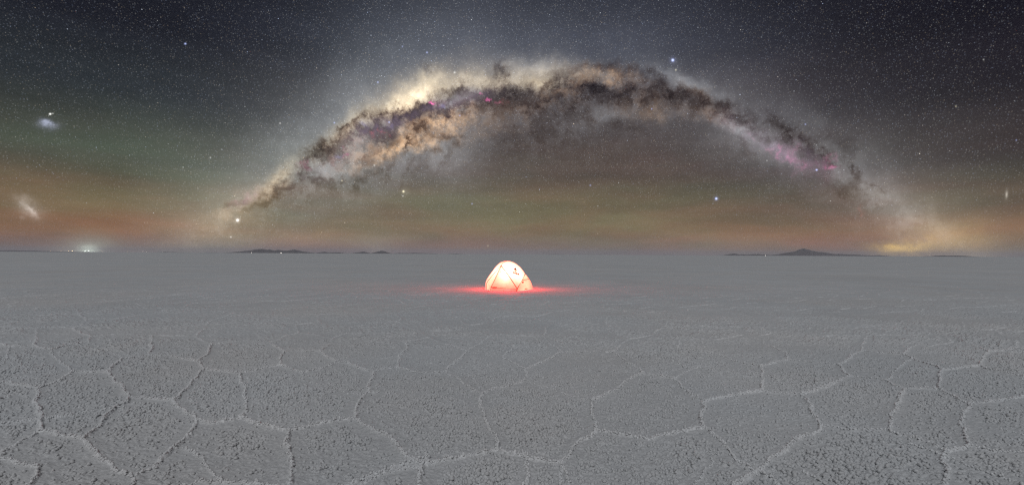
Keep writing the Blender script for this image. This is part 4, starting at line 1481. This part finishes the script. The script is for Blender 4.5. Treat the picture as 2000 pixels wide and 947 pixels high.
GLOW = {'white': glow_mat('lamp_white', (0.92, 1.0, 0.93), 6.0), 'warm': glow_mat('lamp_warm', (1.0, 0.74, 0.42), 4.0), 'pale': glow_mat('lamp_pale', (1.0, 0.92, 0.82), 4.5)}
MAT_MAST = plain_mat('grey_mast', (0.12, 0.12, 0.12))


def light_mast(px, label, size, kind, height=9.0, d=3000.0):
    base = on_ground(px, HZ + 10, GROUND_Z)
    root = bpy.data.objects.new('light_mast', None)
    COL.objects.link(root)
    r = ray(px, HZ)
    root.location = (r[0] * d, d, GROUND_Z)
    set_props(root, label=label, category='light mast', group='lamps of far towns on the horizon')
    bm = bmesh.new()
    prev = None
    for z, rad in ((0, 0.35), (height * 0.5, 0.25), (height, 0.16)):
        ring = [bm.verts.new((rad * math.cos(k * math.pi / 4), rad * math.sin(k * math.pi / 4), z)) for k in range(8)]
        if prev:
            for k in range(8):
                bm.faces.new((prev[k], prev[(k + 1) % 8], ring[(k + 1) % 8], ring[k]))
        prev = ring
    bm.faces.new(prev)
    me = bpy.data.meshes.new('mast')
    bm.to_mesh(me)
    bm.free()
    link_mesh('mast', me, MAT_MAST, root)
    bm = bmesh.new()
    bmesh.ops.create_uvsphere(bm, u_segments=12, v_segments=8, radius=1.0)
    for v in bm.verts:
        v.co = Vector((v.co.x * size * 0.9, v.co.y * size * 0.7, v.co.z * size * 0.5 + height))
    me = bpy.data.meshes.new('lamp_head')
    bm.to_mesh(me)
    bm.free()
    link_mesh('lamp_head', me, GLOW[kind], root)


light_mast(173, 'brightest white lamp on the left horizon under its pale glow', 2.6, 'white', 8)
light_mast(166, 'white lamp touching the brightest one on the left horizon', 1.8, 'white', 7)
light_mast(141, 'orange lamp left of the brightest white lamp on the horizon', 2.0, 'warm', 7)
light_mast(134, 'fainter orange lamp, second left of the brightest white lamp', 1.2, 'warm', 7)
light_mast(119, 'dim warm lamp third left of the brightest white lamp', 0.9, 'warm', 6)
light_mast(99, 'leftmost dim warm lamp on the horizon', 0.7, 'warm', 6)
light_mast(199, 'small warm lamp just right of the brightest white lamp', 0.9, 'warm', 6)
light_mast(250, 'small warm lamp midway between the brightest lamp and the mountains', 0.9, 'warm', 6)
light_mast(278, 'pale lamp, left one of a close pair on the horizon', 0.9, 'pale', 6)
light_mast(286, 'pale lamp, right one of a close pair on the horizon', 1.0, 'pale', 6)
light_mast(318, 'lone dim lamp right of the close pair of lamps', 0.6, 'pale', 6)
light_mast(491, 'pale lamp at the left foot of the jagged mountain range', 1.3, 'pale', 3)
light_mast(549, 'bright warm lamp at the middle foot of the jagged mountain range', 2.4, 'pale', 3)
light_mast(1477, 'tiny lamp high on the low island left of the cone-shaped mountain', 0.5, 'pale', 8)
light_mast(1495, 'pale lamp at the foot of the low island, left of the cone', 1.4, 'pale', 2)

# ------------------------------------------------------------------ air
HAZE_DENSITY = 2.5e-5
bm = bmesh.new()
bmesh.ops.create_cube(bm, size=1.0)
for v in bm.verts:
    v.co = Vector((v.co.x * 90000, v.co.y * 90000, -1.5 if v.co.z < 0 else 330.0))
me = bpy.data.meshes.new('haze')
bm.to_mesh(me)
bm.free()
mh, nb, out = new_mat('haze_air')
pv = nb.n('ShaderNodeVolumePrincipled')
pv.inputs['Color'].default_value = (0.86, 0.83, 0.92, 1)
pv.inputs['Density'].default_value = HAZE_DENSITY
pv.inputs['Anisotropy'].default_value = 0.0
nb.link(pv.outputs[0], out.inputs['Volume'])
haze = link_mesh('haze', me, mh)
set_props(haze, kind='stuff', category='haze', label='thin grey haze lying over the salt flat')
